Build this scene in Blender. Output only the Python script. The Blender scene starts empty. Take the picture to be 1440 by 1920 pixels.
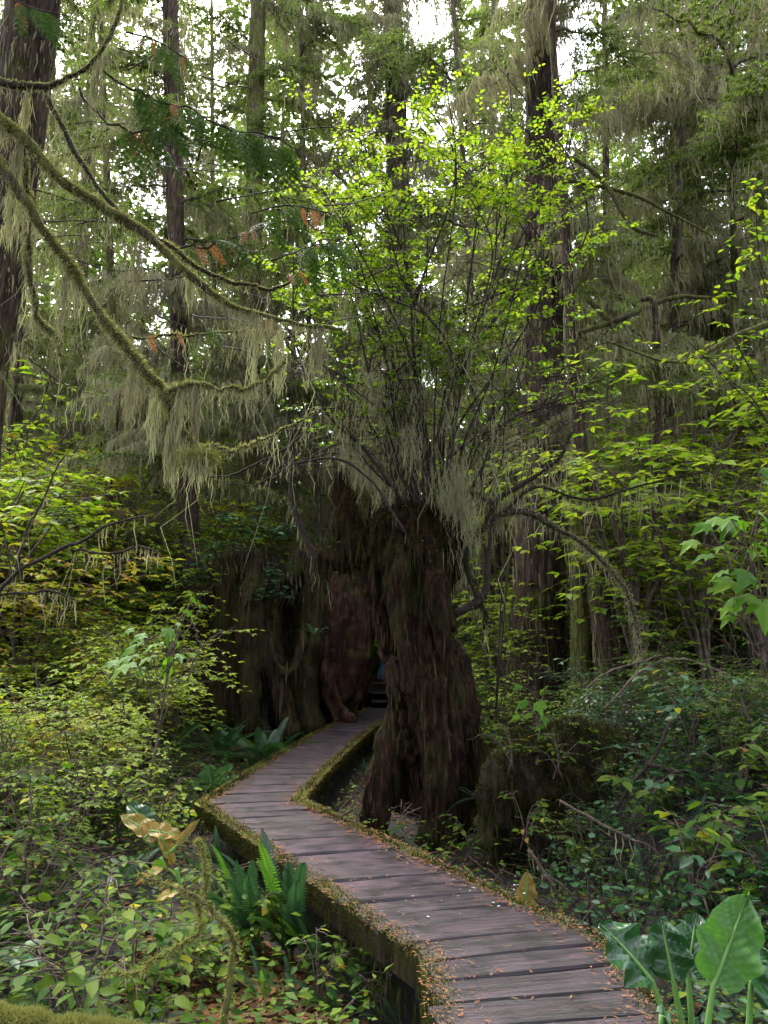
import bpy, math, random
import numpy as np
from mathutils import Vector, Matrix

# ------------------------------------------------------------------ camera, sky, sun, exposure
scn = bpy.context.scene
F_PX, PITCH, CAM_Z = 1387.0, math.radians(10.8), 1.5
cam_d = bpy.data.cameras.new('camera'); cam = bpy.data.objects.new('camera', cam_d)
scn.collection.objects.link(cam)
cam.location = (0, 0, CAM_Z); cam.rotation_euler = (math.radians(90) + PITCH, 0, 0)
cam_d.sensor_fit = 'VERTICAL'; cam_d.sensor_height = 36.0; cam_d.lens = 36.0 * F_PX / 1920.0
cam_d.clip_start = 0.05; cam_d.clip_end = 2000
scn.camera = cam
SUN_EL, SUN_AZ = math.radians(58), math.radians(-25)      # azimuth from +Y towards +X: high, ahead and to the left
w = bpy.data.worlds.new('World'); scn.world = w; w.use_nodes = True
nt = w.node_tree; bg = nt.nodes['Background']
sky = nt.nodes.new('ShaderNodeTexSky'); sky.sky_type = 'NISHITA'; sky.sun_disc = False
sky.sun_elevation = SUN_EL; sky.sun_rotation = SUN_AZ; sky.dust_density = 4.0; sky.air_density = 1.0; sky.ozone_density = 1.0
hs = nt.nodes.new('ShaderNodeHueSaturation'); hs.inputs['Saturation'].default_value = .4      # overcast: nearly white
nt.links.new(sky.outputs[0], hs.inputs['Color']); nt.links.new(hs.outputs[0], bg.inputs[0]); bg.inputs[1].default_value = 0.15
sd = bpy.data.lights.new('sun', 'SUN'); sd.energy = 1.5; sd.angle = math.radians(25); sd.color = (1, .96, .9)
so = bpy.data.objects.new('sun', sd); scn.collection.objects.link(so)
sv = Vector((math.sin(SUN_AZ) * math.cos(SUN_EL), math.cos(SUN_AZ) * math.cos(SUN_EL), math.sin(SUN_EL)))
so.rotation_euler = sv.to_track_quat('Z', 'Y').to_euler(); so.location = sv * 60
scn.view_settings.view_transform = 'Standard'; scn.view_settings.look = 'None'
scn.view_settings.gamma = 1; scn.view_settings.exposure = 2.95
scn.render.engine = 'CYCLES'
scn.cycles.use_denoising = True
scn.cycles.max_bounces = 7; scn.cycles.diffuse_bounces = 5; scn.cycles.transmission_bounces = 4; scn.cycles.glossy_bounces = 2
scn.cycles.caustics_reflective = False; scn.cycles.caustics_refractive = False

rng = np.random.default_rng(11); random.seed(11)
C = scn.collection.objects
U = lambda a, b, n=None: rng.uniform(a, b, n)

# ------------------------------------------------------------------ pixel -> place
cp, sp = math.cos(PITCH), math.sin(PITCH)
def ray(px, py):
    a, b = px - 720.0, py - 960.0
    return np.array([a, F_PX * cp + b * sp, F_PX * sp - b * cp])
def P(px, py, Y):
    d = ray(px, py); t = Y / d[1]
    return np.array([d[0] * t, Y, CAM_Z + d[2] * t])
def pr(r, Y): return r * Y / F_PX * 1.0

# ------------------------------------------------------------------ numpy helpers
def h3(i, j, k):
    n = (i * 374761393 + j * 668265263 + k * 1274126177) & 0x7fffffff
    n = ((n ^ (n >> 13)) * 1274126177) & 0x7fffffff
    return ((n ^ (n >> 16)) & 0xffff) / 65535.0
def vnoise(p):
    p = np.asarray(p, float); i = np.floor(p).astype(np.int64); f = p - i; f = f * f * (3 - 2 * f)
    x, y, z = i[..., 0], i[..., 1], i[..., 2]; fx, fy, fz = f[..., 0], f[..., 1], f[..., 2]
    def l(a, b, t): return a + (b - a) * t
    return l(l(l(h3(x, y, z), h3(x+1, y, z), fx), l(h3(x, y+1, z), h3(x+1, y+1, z), fx), fy),
             l(l(h3(x, y, z+1), h3(x+1, y, z+1), fx), l(h3(x, y+1, z+1), h3(x+1, y+1, z+1), fx), fy), fz) * 2 - 1
def fbm(p, o=4):
    p = np.asarray(p, float); s = 0; a = 1
    for _ in range(o): s = s + a * vnoise(p); p = p * 2.03 + 17.1; a *= .5
    return s / 1.9
def sstep(a, b, x):
    t = np.clip((x - a) / (b - a), 0, 1); return t * t * (3 - 2 * t)
def norm(v): return v / np.maximum(np.linalg.norm(v, axis=-1, keepdims=True), 1e-9)
def crom(pts, n):
    pts = np.asarray(pts, float)
    if len(pts) == 2: return pts[0] + (pts[1] - pts[0]) * np.linspace(0, 1, n)[:, None]
    p = np.vstack([2 * pts[0] - pts[1], pts, 2 * pts[-1] - pts[-2]]); m = len(pts) - 1
    u = np.linspace(0, m, n); k = np.minimum(u.astype(int), m - 1); t = (u - k)[:, None]
    a, b, c, d = p[k], p[k+1], p[k+2], p[k+3]
    return .5 * (2*b + (c-a)*t + (2*a-5*b+4*c-d)*t*t + (3*b-a-3*c+d)*t**3)
def orient(axis, up):
    y = norm(axis); x = norm(np.cross(y, up)); z = np.cross(x, y)
    return np.stack([x, y, z], -1)

class MB:
    """collects triangles and quads of one mesh"""
    def __init__(s): s.v = []; s.t = []; s.q = []; s.tm = []; s.qm = []; s.var = []; s.n = 0
    def add(s, v, tris=None, quads=None, var=None, m=0):
        v = np.asarray(v, float).reshape(-1, 3)
        if tris is not None and len(tris): s.t.append(np.asarray(tris).reshape(-1, 3) + s.n); s.tm.append(np.full(len(s.t[-1]), m))
        if quads is not None and len(quads): s.q.append(np.asarray(quads).reshape(-1, 4) + s.n); s.qm.append(np.full(len(s.q[-1]), m))
        s.v.append(v); s.n += len(v)
        s.var.append(np.full(len(v), rng.random()) if var is None else np.broadcast_to(np.asarray(var, float), (len(v),)))
        return s
    def tube(s, pts, rad, k=8, m=0, cap=True, rough=0.0, var=None):
        pts = np.asarray(pts, float); n = len(pts); rad = np.broadcast_to(np.asarray(rad, float), (n,))
        tg = norm(np.gradient(pts, axis=0)); a = np.array([0, 0, 1.]) if abs(tg[0][2]) < .8 else np.array([1., 0, 0])
        xs = np.zeros((n, 3)); x = norm(np.cross(tg[0], a))
        for i in range(n):
            x = x - tg[i] * np.dot(x, tg[i]); x = x / max(np.linalg.norm(x), 1e-9); xs[i] = x
        ys = np.cross(tg, xs); th = np.linspace(0, 2*np.pi, k, endpoint=False)
        d = xs[:, None] * np.cos(th)[None, :, None] + ys[:, None] * np.sin(th)[None, :, None]
        r = rad[:, None] * np.ones((n, k))
        if rough: r = r * (1 + rough * vnoise((pts[:, None] + d * rad[:, None, None]) * (1.2 / max(rad.mean(), .01)) + 5))
        v = pts[:, None] + d * r[..., None]
        i, j = np.meshgrid(np.arange(n-1), np.arange(k), indexing='ij'); j2 = (j+1) % k
        q = np.stack([i*k+j, i*k+j2, (i+1)*k+j2, (i+1)*k+j], -1).reshape(-1, 4)
        v = v.reshape(-1, 3); t = []
        if cap:
            v = np.vstack([v, pts[:1], pts[-1:]]); jj = np.arange(k); jn = (jj+1) % k
            t = np.vstack([np.stack([jn, jj, np.full(k, n*k)], -1), np.stack([(n-1)*k+jj, (n-1)*k+jn, np.full(k, n*k+1)], -1)])
        return s.add(v, t, q, var, m)
    def inst(s, tpl, pos, R, scale, var=None, m=0):
        tv, tt = tpl; N = len(pos)
        if N == 0: return s
        scale = np.asarray(scale, float)
        sc = np.broadcast_to(scale[:, None] if scale.ndim == 1 else scale, (N, 3))
        v = np.einsum('nij,nkj->nki', R, tv[None] * sc[:, None, :]) + np.asarray(pos)[:, None]
        t = (tt[None] + (np.arange(N) * len(tv))[:, None, None]).reshape(-1, 3)
        var = rng.random(N) if var is None else np.broadcast_to(var, (N,))
        return s.add(v, t, None, np.repeat(var, len(tv)), m)
    def strands(s, st, L, W, seg=3, sway=.12, m=0, lean=None):
        st = np.asarray(st, float); N = len(st)
        if N == 0: return s
        az = U(0, np.pi, N); side = np.stack([np.cos(az), np.sin(az), np.zeros(N)], -1)
        drift = rng.normal(0, sway, (N, 3)) * np.array([1, 1, .1]); k = np.linspace(0, 1, seg + 1)
        prof = np.array([.75] + [1.0] * (seg - 1) + [.12]) if seg > 1 else np.array([1, .1])
        L = np.asarray(L)[:, None, None]
        wob = rng.normal(0, .05, (N, seg + 1, 3)) * np.array([1, 1, 0]); wob[:, 0] = 0
        c = st[:, None] + (np.array([0, 0, -1.]) + drift[:, None]) * k[None, :, None] * L + wob * L
        hw = side[:, None] * (np.asarray(W)[:, None] * prof[None] * U(.6, 1.3, (N, seg+1)))[..., None] * .5
        v = np.stack([c - hw, c + hw], 2).reshape(-1, 3)
        b = (np.arange(N) * (seg+1) * 2)[:, None] + (np.arange(seg) * 2)[None]
        q = np.stack([b, b+1, b+3, b+2], -1).reshape(-1, 4)
        return s.add(v, None, q, np.repeat(rng.random(N), (seg+1)*2), m)
    def blades(s, st, d, L, W, m=0):
        st = np.asarray(st, float); N = len(st)
        if N == 0: return s
        d = norm(d); side = norm(np.cross(d, rng.normal(size=(N, 3)))) * np.asarray(W)[:, None] * .5
        v = np.stack([st - side, st + side, st + d * np.asarray(L)[:, None]], 1).reshape(-1, 3)
        return s.add(v, np.arange(3*N).reshape(-1, 3), None, np.repeat(rng.random(N), 3), m)
    def arrays(s): return np.vstack(s.v)
    def mesh(s, name, mats, smooth=True):
        me = bpy.data.meshes.new(name); V = np.vstack(s.v); me.vertices.add(len(V)); me.vertices.foreach_set('co', V.astype(np.float32).ravel())
        T = np.vstack(s.t) if s.t else np.zeros((0, 3), int); Q = np.vstack(s.q) if s.q else np.zeros((0, 4), int)
        me.loops.add(T.size + Q.size); me.loops.foreach_set('vertex_index', np.concatenate([T.ravel(), Q.ravel()]).astype(np.int32))
        me.polygons.add(len(T) + len(Q))
        st = np.concatenate([np.arange(len(T)) * 3, T.size + np.arange(len(Q)) * 4])
        me.polygons.foreach_set('loop_start', st.astype(np.int32))
        mi = np.concatenate(s.tm + s.qm) if (s.tm or s.qm) else np.zeros(0)
        me.polygons.foreach_set('material_index', mi.astype(np.int32))
        me.polygons.foreach_set('use_smooth', np.full(len(T) + len(Q), smooth))
        at = me.attributes.new('var', 'FLOAT', 'POINT'); at.data.foreach_set('value', np.concatenate(s.var).astype(np.float32))
        for m_ in (mats if isinstance(mats, (list, tuple)) else [mats]): me.materials.append(M[m_])
        me.update(calc_edges=True); return me

def link(name, data, parent=None, loc=None, kind=None):
    o = bpy.data.objects.new(name, data); C.link(o)
    if parent is not None:
        o.parent = parent
        if loc is None: loc = tuple(-np.array(parent.get('_w', (0, 0, 0))))
    if loc is not None: o.location = loc
    if kind: o['kind'] = kind
    return o
def thing(name, label, cat, loc=(0, 0, 0), group=None):
    o = bpy.data.objects.new(name, None); C.link(o); o.location = loc; o.empty_display_size = .1
    o['label'] = label; o['category'] = cat
    if group: o['group'] = group
    return o
def part(parent, name, mb, mats, kind=None, world=True, smooth=True, label=None):
    """a part meshed in world coordinates (world) or in the thing's own"""
    me = mb.mesh(name, mats, smooth); o = bpy.data.objects.new(name, me); C.link(o); o.parent = parent
    if world:
        l = Vector((0, 0, 0)); q = parent
        while q is not None: l += q.location; q = q.parent
        o.location = -l
    if kind: o['kind'] = kind
    if label: o['label'] = label
    return o
def piece(parent, name, data, pos, R, s):
    o = bpy.data.objects.new(name, data); C.link(o); o.parent = parent
    m = Matrix([[R[i][j] * s for j in range(3)] + [pos[i]] for i in range(3)] + [[0, 0, 0, 1]])
    o.matrix_basis = m; return o
def copy_tree(o, parent=None):
    c = o.copy(); C.link(c)
    if parent is not None: c.parent = parent
    for ch in list(o.children): copy_tree(ch, c)
    return c

# ------------------------------------------------------------------ materials
M = {}
def newmat(name):
    m = bpy.data.materials.new(name); m.use_nodes = True; n = m.node_tree; M[name] = m
    return m, n, n.nodes['Principled BSDF'], n.nodes['Material Output']
def ramp(n, cols, pos=None):
    r = n.nodes.new('ShaderNodeValToRGB'); e = r.color_ramp.elements
    while len(e) < len(cols): e.new(.5)
    for i, c in enumerate(cols):
        e[i].position = pos[i] if pos else i / (len(cols) - 1); e[i].color = (*c, 1)
    return r
def leafmat(name, cols, trans=.45, rough=.45, spec=.4, tcol=1.25, objv=.45, pos=None):
    m, n, b, out = newmat(name); L = n.links
    a = n.nodes.new('ShaderNodeAttribute'); a.attribute_name = 'var'
    oi = n.nodes.new('ShaderNodeObjectInfo')
    mu = n.nodes.new('ShaderNodeMath'); mu.operation = 'MULTIPLY_ADD'; mu.inputs[1].default_value = objv
    L.new(oi.outputs['Random'], mu.inputs[0]); L.new(a.outputs['Fac'], mu.inputs[2])
    pp = n.nodes.new('ShaderNodeMath'); pp.operation = 'PINGPONG'; pp.inputs[1].default_value = 1.0
    L.new(mu.outputs[0], pp.inputs[0])
    r = ramp(n, cols, pos); L.new(pp.outputs[0], r.inputs[0])
    L.new(r.outputs[0], b.inputs['Base Color']); b.inputs['Roughness'].default_value = rough
    b.inputs['Specular IOR Level'].default_value = spec
    t = n.nodes.new('ShaderNodeBsdfTranslucent'); g = n.nodes.new('ShaderNodeMixRGB'); g.blend_type = 'MULTIPLY'; g.inputs[0].default_value = 1
    g.inputs[2].default_value = (tcol, tcol * 1.05, tcol * .7, 1); L.new(r.outputs[0], g.inputs[1]); L.new(g.outputs[0], t.inputs[0])
    mx = n.nodes.new('ShaderNodeMixShader'); mx.inputs[0].default_value = trans
    L.new(b.outputs[0], mx.inputs[1]); L.new(t.outputs[0], mx.inputs[2]); L.new(mx.outputs[0], out.inputs[0])
leafmat('maple_leaf', [(.05, .14, .010), (.08, .185, .012), (.12, .22, .014)], .5, .5, .2)
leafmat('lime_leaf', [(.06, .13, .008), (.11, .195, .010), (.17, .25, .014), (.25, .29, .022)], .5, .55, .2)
leafmat('yellow_leaf', [(.13, .22, .012), (.22, .29, .018), (.32, .30, .025), (.26, .14, .03)], .45, .55, .15)
leafmat('green_leaf', [(.018, .055, .006), (.034, .088, .008), (.058, .118, .009), (.11, .16, .011)], .4, .55, .15)
leafmat('glossy_leaf', [(.018, .05, .02), (.03, .075, .03), (.04, .09, .035), (.055, .11, .03)], .18, .25, .6)
leafmat('bluegreen_leaf', [(.014, .055, .02), (.024, .075, .026), (.035, .095, .028)], .22, .42, .28)
leafmat('needle', [(.04, .07, .018), (.07, .11, .024), (.10, .145, .032), (.14, .185, .045)], .48, .65, .15)
leafmat('cedar_leaf', [(.018, .046, .006), (.032, .07, .008), (.05, .095, .010)], .35, .6, .12)
leafmat('dead_spray', [(.28, .09, .025), (.35, .13, .04), (.2, .08, .03)], .3, .6)
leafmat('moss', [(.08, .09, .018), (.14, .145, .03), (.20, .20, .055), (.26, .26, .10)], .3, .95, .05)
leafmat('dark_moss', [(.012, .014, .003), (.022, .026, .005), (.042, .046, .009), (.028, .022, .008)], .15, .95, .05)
leafmat('lichen', [(.14, .13, .075), (.21, .20, .12), (.28, .27, .17), (.19, .155, .105)], .35, .9, .05)
leafmat('pale_lichen', [(.24, .24, .13), (.32, .31, .18), (.38, .36, .22)], .35, .9, .05)
leafmat('fern_leaf', [(.016, .048, .02), (.024, .066, .027), (.034, .085, .032), (.045, .105, .02)], .25, .42, .4)
leafmat('bright_fern', [(.07, .18, .02), (.10, .22, .02)], .4, .4, .4)
leafmat('litter', [(.05, .022, .010), (.12, .05, .018), (.17, .08, .028), (.035, .018, .010), (.14, .09, .035)], .15, .8, .2)
leafmat('orange_litter', [(.20, .07, .026), (.30, .11, .04), (.11, .045, .018), (.22, .13, .06), (.06, .03, .018)], .1, .8, .2)
leafmat('wilted_leaf', [(.26, .14, .02), (.20, .08, .018), (.28, .19, .025), (.13, .13, .018)], .35, .45, .4)
leafmat('petal', [(.6, .6, .55), (.5, .5, .45)], .2, .7, .2)

def barkmat(name, cols, moss=0.0, scale=(9, 9, 1.3), bump=.6, rough=.9, mosscol=(.07, .075, .015), crack=.6):
    m, n, b, out = newmat(name); L = n.links
    tc = n.nodes.new('ShaderNodeTexCoord'); mp = n.nodes.new('ShaderNodeMapping'); mp.inputs['Scale'].default_value = scale
    L.new(tc.outputs['Object'], mp.inputs[0])
    no = n.nodes.new('ShaderNodeTexNoise'); no.inputs['Scale'].default_value = 2.2; no.inputs['Detail'].default_value = 9; no.inputs['Roughness'].default_value = .7
    L.new(mp.outputs[0], no.inputs[0]); r = ramp(n, cols, [.28, .45, .58, .75][:len(cols)]); L.new(no.outputs[0], r.inputs[0])
    col = r.outputs[0]
    if moss:
        n2 = n.nodes.new('ShaderNodeTexNoise'); n2.inputs['Scale'].default_value = 2.3; n2.inputs['Detail'].default_value = 6
        L.new(tc.outputs['Object'], n2.inputs[0])
        r2 = ramp(n, [(0, 0, 0), (1, 1, 1)], [.62 - .3*moss, .78 - .3*moss]); L.new(n2.outputs[0], r2.inputs[0])
        mx = n.nodes.new('ShaderNodeMixRGB'); L.new(r2.outputs[0], mx.inputs[0]); L.new(col, mx.inputs[1]); mx.inputs[2].default_value = (*mosscol, 1); col = mx.outputs[0]
    h = no.outputs[0]
    if bump > .5:
        mp2 = n.nodes.new('ShaderNodeMapping'); mp2.inputs['Scale'].default_value = (scale[0]*.9, scale[1]*.9, scale[2]*.75); wv = n.nodes.new('ShaderNodeVectorMath'); wv.operation = 'MULTIPLY_ADD'; wv.inputs[1].default_value = (.9, .9, .9); L.new(no.outputs['Color'], wv.inputs[0]); L.new(mp2.outputs[0], wv.inputs[2]); L.new(tc.outputs['Object'], mp2.inputs[0])
        vo = n.nodes.new('ShaderNodeTexVoronoi'); vo.feature = 'DISTANCE_TO_EDGE'; vo.inputs['Scale'].default_value = 1.6; L.new(wv.outputs[0], vo.inputs['Vector'])
        r3 = ramp(n, [(.12, .1, .1), (1, 1, 1)], [.01, .12]); L.new(vo.outputs[0], r3.inputs[0])
        m3 = n.nodes.new('ShaderNodeMixRGB'); m3.blend_type = 'MULTIPLY'; m3.inputs[0].default_value = crack; L.new(col, m3.inputs[1]); L.new(r3.outputs[0], m3.inputs[2]); col = m3.outputs[0]
        ma = n.nodes.new('ShaderNodeMath'); ma.operation = 'MULTIPLY_ADD'; ma.inputs[1].default_value = crack * .7; L.new(r3.outputs[0], ma.inputs[0]); L.new(no.outputs[0], ma.inputs[2]); h = ma.outputs[0]
    L.new(col, b.inputs['Base Color']); b.inputs['Roughness'].default_value = rough; b.inputs['Specular IOR Level'].default_value = .12
    bp = n.nodes.new('ShaderNodeBump'); bp.inputs['Strength'].default_value = bump; bp.inputs['Distance'].default_value = .05
    L.new(h, bp.inputs['Height']); L.new(bp.outputs[0], b.inputs['Normal'])
barkmat('bark', [(.012, .008, .006), (.042, .028, .02), (.085, .058, .043), (.14, .10, .078)], .25)
barkmat('bark_grey', [(.025, .018, .015), (.075, .055, .045), (.13, .098, .082), (.18, .142, .12)], .25)
barkmat('bark_mossy', [(.03, .025, .015), (.07, .055, .035), (.11, .09, .06), (.15, .125, .085)], .9, mosscol=(.10, .10, .03))
barkmat('stump_wood', [(.002, .0015, .001), (.011, .006, .0035), (.04, .020, .010), (.11, .055, .026)], .34, (8, 8, 2.0), 1.0, mosscol=(.03, .028, .008), crack=.3)
barkmat('red_wood', [(.006, .003, .0025), (.026, .011, .008), (.06, .026, .018), (.13, .072, .055)], .15, (4, 4, .6), .8, .65, crack=.12)
barkmat('old_wood', [(.005, .004, .003), (.019, .013, .008), (.042, .029, .018), (.07, .052, .033)], .5, (7, 7, .8), .9, mosscol=(.045, .042, .013), crack=.25)
barkmat('twig', [(.03, .02, .016), (.07, .05, .04), (.12, .09, .075), (.18, .14, .12)], 0, (14, 14, 14), .2)
barkmat('dark_twig', [(.012, .009, .008), (.026, .019, .016), (.045, .034, .03), (.07, .054, .047)], 0, (14, 14, 14), .2)

def soil():
    m, n, b, out = newmat('soil'); L = n.links
    tc = n.nodes.new('ShaderNodeTexCoord')
    a = n.nodes.new('ShaderNodeTexNoise'); a.inputs['Scale'].default_value = 14; a.inputs['Detail'].default_value = 10; a.inputs['Roughness'].default_value = .75
    c = n.nodes.new('ShaderNodeTexNoise'); c.inputs['Scale'].default_value = .9; c.inputs['Detail'].default_value = 5
    L.new(tc.outputs['Object'], a.inputs[0]); L.new(tc.outputs['Object'], c.inputs[0])
    r = ramp(n, [(.003, .002, .0015), (.008, .005, .0035), (.018, .010, .006), (.04, .022, .011)], [.3, .48, .6, .75]); L.new(a.outputs[0], r.inputs[0])
    r2 = ramp(n, [(0, 0, 0), (1, 1, 1)], [.5, .68]); L.new(c.outputs[0], r2.inputs[0])
    mx = n.nodes.new('ShaderNodeMixRGB'); L.new(r2.outputs[0], mx.inputs[0]); L.new(r.outputs[0], mx.inputs[1]); mx.inputs[2].default_value = (.009, .012, .003, 1)
    L.new(mx.outputs[0], b.inputs['Base Color']); b.inputs['Roughness'].default_value = .9
    bp = n.nodes.new('ShaderNodeBump'); bp.inputs['Strength'].default_value = .8; bp.inputs['Distance'].default_value = .04
    L.new(a.outputs[0], bp.inputs['Height']); L.new(bp.outputs[0], b.inputs['Normal'])
soil()
def plankmat():
    m, n, b, out = newmat('plank_wood'); L = n.links
    tc = n.nodes.new('ShaderNodeTexCoord'); oi = n.nodes.new('ShaderNodeObjectInfo')
    ad = n.nodes.new('ShaderNodeVectorMath'); ad.operation = 'ADD'
    cb = n.nodes.new('ShaderNodeMath'); cb.operation = 'MULTIPLY'; cb.inputs[1].default_value = 50; L.new(oi.outputs['Random'], cb.inputs[0])
    L.new(tc.outputs['Object'], ad.inputs[0]); L.new(cb.outputs[0], ad.inputs[1])
    mp = n.nodes.new('ShaderNodeMapping'); mp.inputs['Scale'].default_value = (1.6, 22, 22); L.new(ad.outputs[0], mp.inputs[0])
    g = n.nodes.new('ShaderNodeTexNoise'); g.inputs['Scale'].default_value = 1.6; g.inputs['Detail'].default_value = 8; g.inputs['Roughness'].default_value = .65; L.new(mp.outputs[0], g.inputs[0])
    s = n.nodes.new('ShaderNodeTexNoise'); s.inputs['Scale'].default_value = 6; s.inputs['Detail'].default_value = 5; L.new(ad.outputs[0], s.inputs[0])
    r = ramp(n, [(.006, .0033, .005), (.018, .0095, .014), (.041, .021, .031), (.085, .047, .066)], [.3, .45, .58, .75]); L.new(g.outputs[0], r.inputs[0])
    r2 = ramp(n, [(.18, .18, .2), (1, 1, 1)], [.38, .54]); L.new(s.outputs[0], r2.inputs[0])
    mu = n.nodes.new('ShaderNodeMixRGB'); mu.blend_type = 'MULTIPLY'; mu.inputs[0].default_value = .85; L.new(r.outputs[0], mu.inputs[1]); L.new(r2.outputs[0], mu.inputs[2])
    hv = n.nodes.new('ShaderNodeHueSaturation'); mr = n.nodes.new('ShaderNodeMapRange'); mr.inputs[3].default_value = .55; mr.inputs[4].default_value = 1.4
    L.new(oi.outputs['Random'], mr.inputs[0]); L.new(mr.outputs[0], hv.inputs['Value']); L.new(mu.outputs[0], hv.inputs['Color'])
    L.new(hv.outputs[0], b.inputs['Base Color'])
    rr = n.nodes.new('ShaderNodeMapRange'); rr.inputs[3].default_value = .3; rr.inputs[4].default_value = .62; L.new(s.outputs[0], rr.inputs[0]); L.new(rr.outputs[0], b.inputs['Roughness'])
    bp = n.nodes.new('ShaderNodeBump'); bp.inputs['Strength'].default_value = .8; bp.inputs['Distance'].default_value = .012
    L.new(g.outputs[0], bp.inputs['Height']); L.new(bp.outputs[0], b.inputs['Normal'])
plankmat()
def plain(name, col, rough=.6):
    m, n, b, out = newmat(name); b.inputs['Base Color'].default_value = (*col, 1); b.inputs['Roughness'].default_value = rough
    no = n.nodes.new('ShaderNodeTexNoise'); no.inputs['Scale'].default_value = 40
    r = ramp(n, [tuple(c * .7 for c in col), tuple(min(1, c * 1.25) for c in col)], [.35, .65]); n.links.new(no.outputs[0], r.inputs[0]); n.links.new(r.outputs[0], b.inputs['Base Color'])
plain('jeans', (.02, .06, .11), .8); plain('jacket', (.03, .07, .09), .7); plain('boot', (.015, .015, .03), .5); plain('skin', (.45, .28, .2), .5); plain('hair', (.04, .025, .018), .6)
plain('nail', (.02, .018, .02), .5)

# ------------------------------------------------------------------ leaf templates (axis +Y, normal +Z, unit length)
T_SIMPLE = (np.array([[0, 0, 0], [.27, .42, .05], [0, 1, -.06], [-.27, .42, .05]]), np.array([[0, 1, 2], [0, 2, 3]]))
T_BROAD = (np.array([[0, 0, 0], [.26, .25, .05], [.24, .62, .03], [0, .5, 0], [0, 1, -.12], [-.24, .62, .03], [-.26, .25, .05]]),
           np.array([[0, 1, 3], [1, 2, 3], [2, 4, 3], [3, 4, 5], [6, 3, 5], [0, 3, 6]]))
T_NEEDLE = (np.array([[0, 0, 0], [.09, .4, 0], [0, 1, -.03], [-.09, .4, 0]]), np.array([[0, 1, 2], [0, 2, 3]]))
def lobed():
    ang = np.radians([-150, -115, -80, -58, -38, -17, 0, 17, 38, 58, 80, 115, 150]); rad = np.array([.34, .5, .42, .66, .46, .6, 1.0, .6, .46, .66, .42, .5, .34])
    v = [[0, .12, 0]]
    for a, r in zip(ang, rad): v.append([math.sin(a) * r * .75, .12 + math.cos(a) * r * .88, -.34 * r * r + (.06 if r < .5 else 0)])
    t = [[0, i+1, i] for i in range(1, 13)] + [[0, 1, 13]]
    return np.array(v), np.array(t)
T_LOBED = lobed()
def fern_frond(n=26, curve=.35, wid=.11, seed=0, taper='sword'):
    r = np.random.default_rng(seed); s = np.linspace(.12, 1, n); V = []; T = []; k = 0
    for i, q in enumerate(s):
        y = math.sin(q * 1.25) / 1.25 * (1 - .12 * curve); z = -curve * q * q * .8
        wl = wid * (math.sin(min(1, q * 2.6) * math.pi / 2)) * (1 - q ** 3 * .93) * r.uniform(.88, 1.1)
        for sd in (-1, 1):
            d = np.array([sd, .28, -.18]); d /= np.linalg.norm(d); b = np.array([0, y, z]); hw = .5 * .88 / n * .55
            V += [b + [0, -hw, 0], b + d * wl * .6 + [0, -hw * .8, .008], b + d * wl, b + d * wl * .55 + [0, hw, .008], b + [0, hw, 0]]
            T += [[k, k+1, k+4], [k+1, k+3, k+4], [k+1, k+2, k+3]]; k += 5
    for i in range(10):                                       # rachis
        for e in (0, 1):
            q = (i + e) / 10; V += [[-.004, math.sin(q*1.25)/1.25*(1-.12*curve), -curve*q*q*.8 + .004], [.004, math.sin(q*1.25)/1.25*(1-.12*curve), -curve*q*q*.8 + .004]]
        T += [[k, k+1, k+3], [k, k+3, k+2]]; k += 4
    return np.array(V, float), np.array(T)
def leafmesh(name, tpl, mat, var=.5):
    b = MB(); b.inst(tpl, np.zeros((1, 3)), np.eye(3)[None], np.ones(1), np.array([var])); return b.mesh(name, mat)
FROND = [leafmesh('frond', fern_frond(30, c, .10, i), 'fern_leaf', .1 + .25 * i) for i, c in enumerate((.15, .35, .6, .9))]
LADDER = [leafmesh('frond', fern_frond(34, c, .075, 19 + i), 'fern_leaf', .1 + .1 * i) for i, c in enumerate((.1, .2, .3))] + [leafmesh('frond', fern_frond(34, c, .075, 9 + i), 'fern_leaf' if i < 2 else 'bright_fern', .3 + .2 * i) for i, c in enumerate((.08, .25, .12))]
LEAFM = {k: [leafmesh('leaf', T_BROAD, k, v) for v in (.1, .4, .75)] for k in ('green_leaf', 'lime_leaf', 'glossy_leaf', 'bluegreen_leaf', 'yellow_leaf')}
LOBM = [leafmesh('leaf', T_LOBED, 'maple_leaf', v) for v in (.05, .35, .6)]

# ------------------------------------------------------------------ ground
PATH = np.array([[.70, 1.2], [.70, 4.145], [-1.37, 8.0], [-1.22, 10.3], [-.84, 14.6], [-.28, 19.0], [.05, 21.2]])
def pathdist(x, y):
    d = np.full(np.shape(x), 1e9)
    for a, b in zip(PATH[:-1], PATH[1:]):
        e = b - a; t = np.clip(((x - a[0]) * e[0] + (y - a[1]) * e[1]) / (e @ e), 0, 1)
        d = np.minimum(d, np.hypot(x - a[0] - e[0] * t, y - a[1] - e[1] * t))
    return d
def ground_z(x, y):
    x = np.asarray(x, float); y = np.asarray(y, float)
    z = -.45 + 0 * x
    z = z + 3.4 * sstep(2.8, 9, -x) * sstep(8.5, 19, y) + .25 * sstep(1.5, 4, -x) * sstep(2, 6, y)
    z = z + .95 * sstep(1.35, 2.9, x - .12 * np.maximum(0, 7 - y)) * sstep(4.6, 7.4, y) + 2.5 * sstep(3.2, 9.5, x) * sstep(7.5, 16, y)
    z = z + 1.4 * sstep(23, 40, y) + 4 * sstep(38, 90, y)
    n = fbm(np.stack([x * .55, y * .55, 0 * x], -1), 4) * .22 + fbm(np.stack([x * 3, y * 3, 0 * x + 4], -1), 3) * .06
    d = pathdist(x, y)
    return z * 1.0 + n * sstep(.4, 1.6, d) - .06 * (1 - sstep(.5, 1.0, d))
def gz(x, y): return float(ground_z(np.array([x]), np.array([y]))[0])
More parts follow.
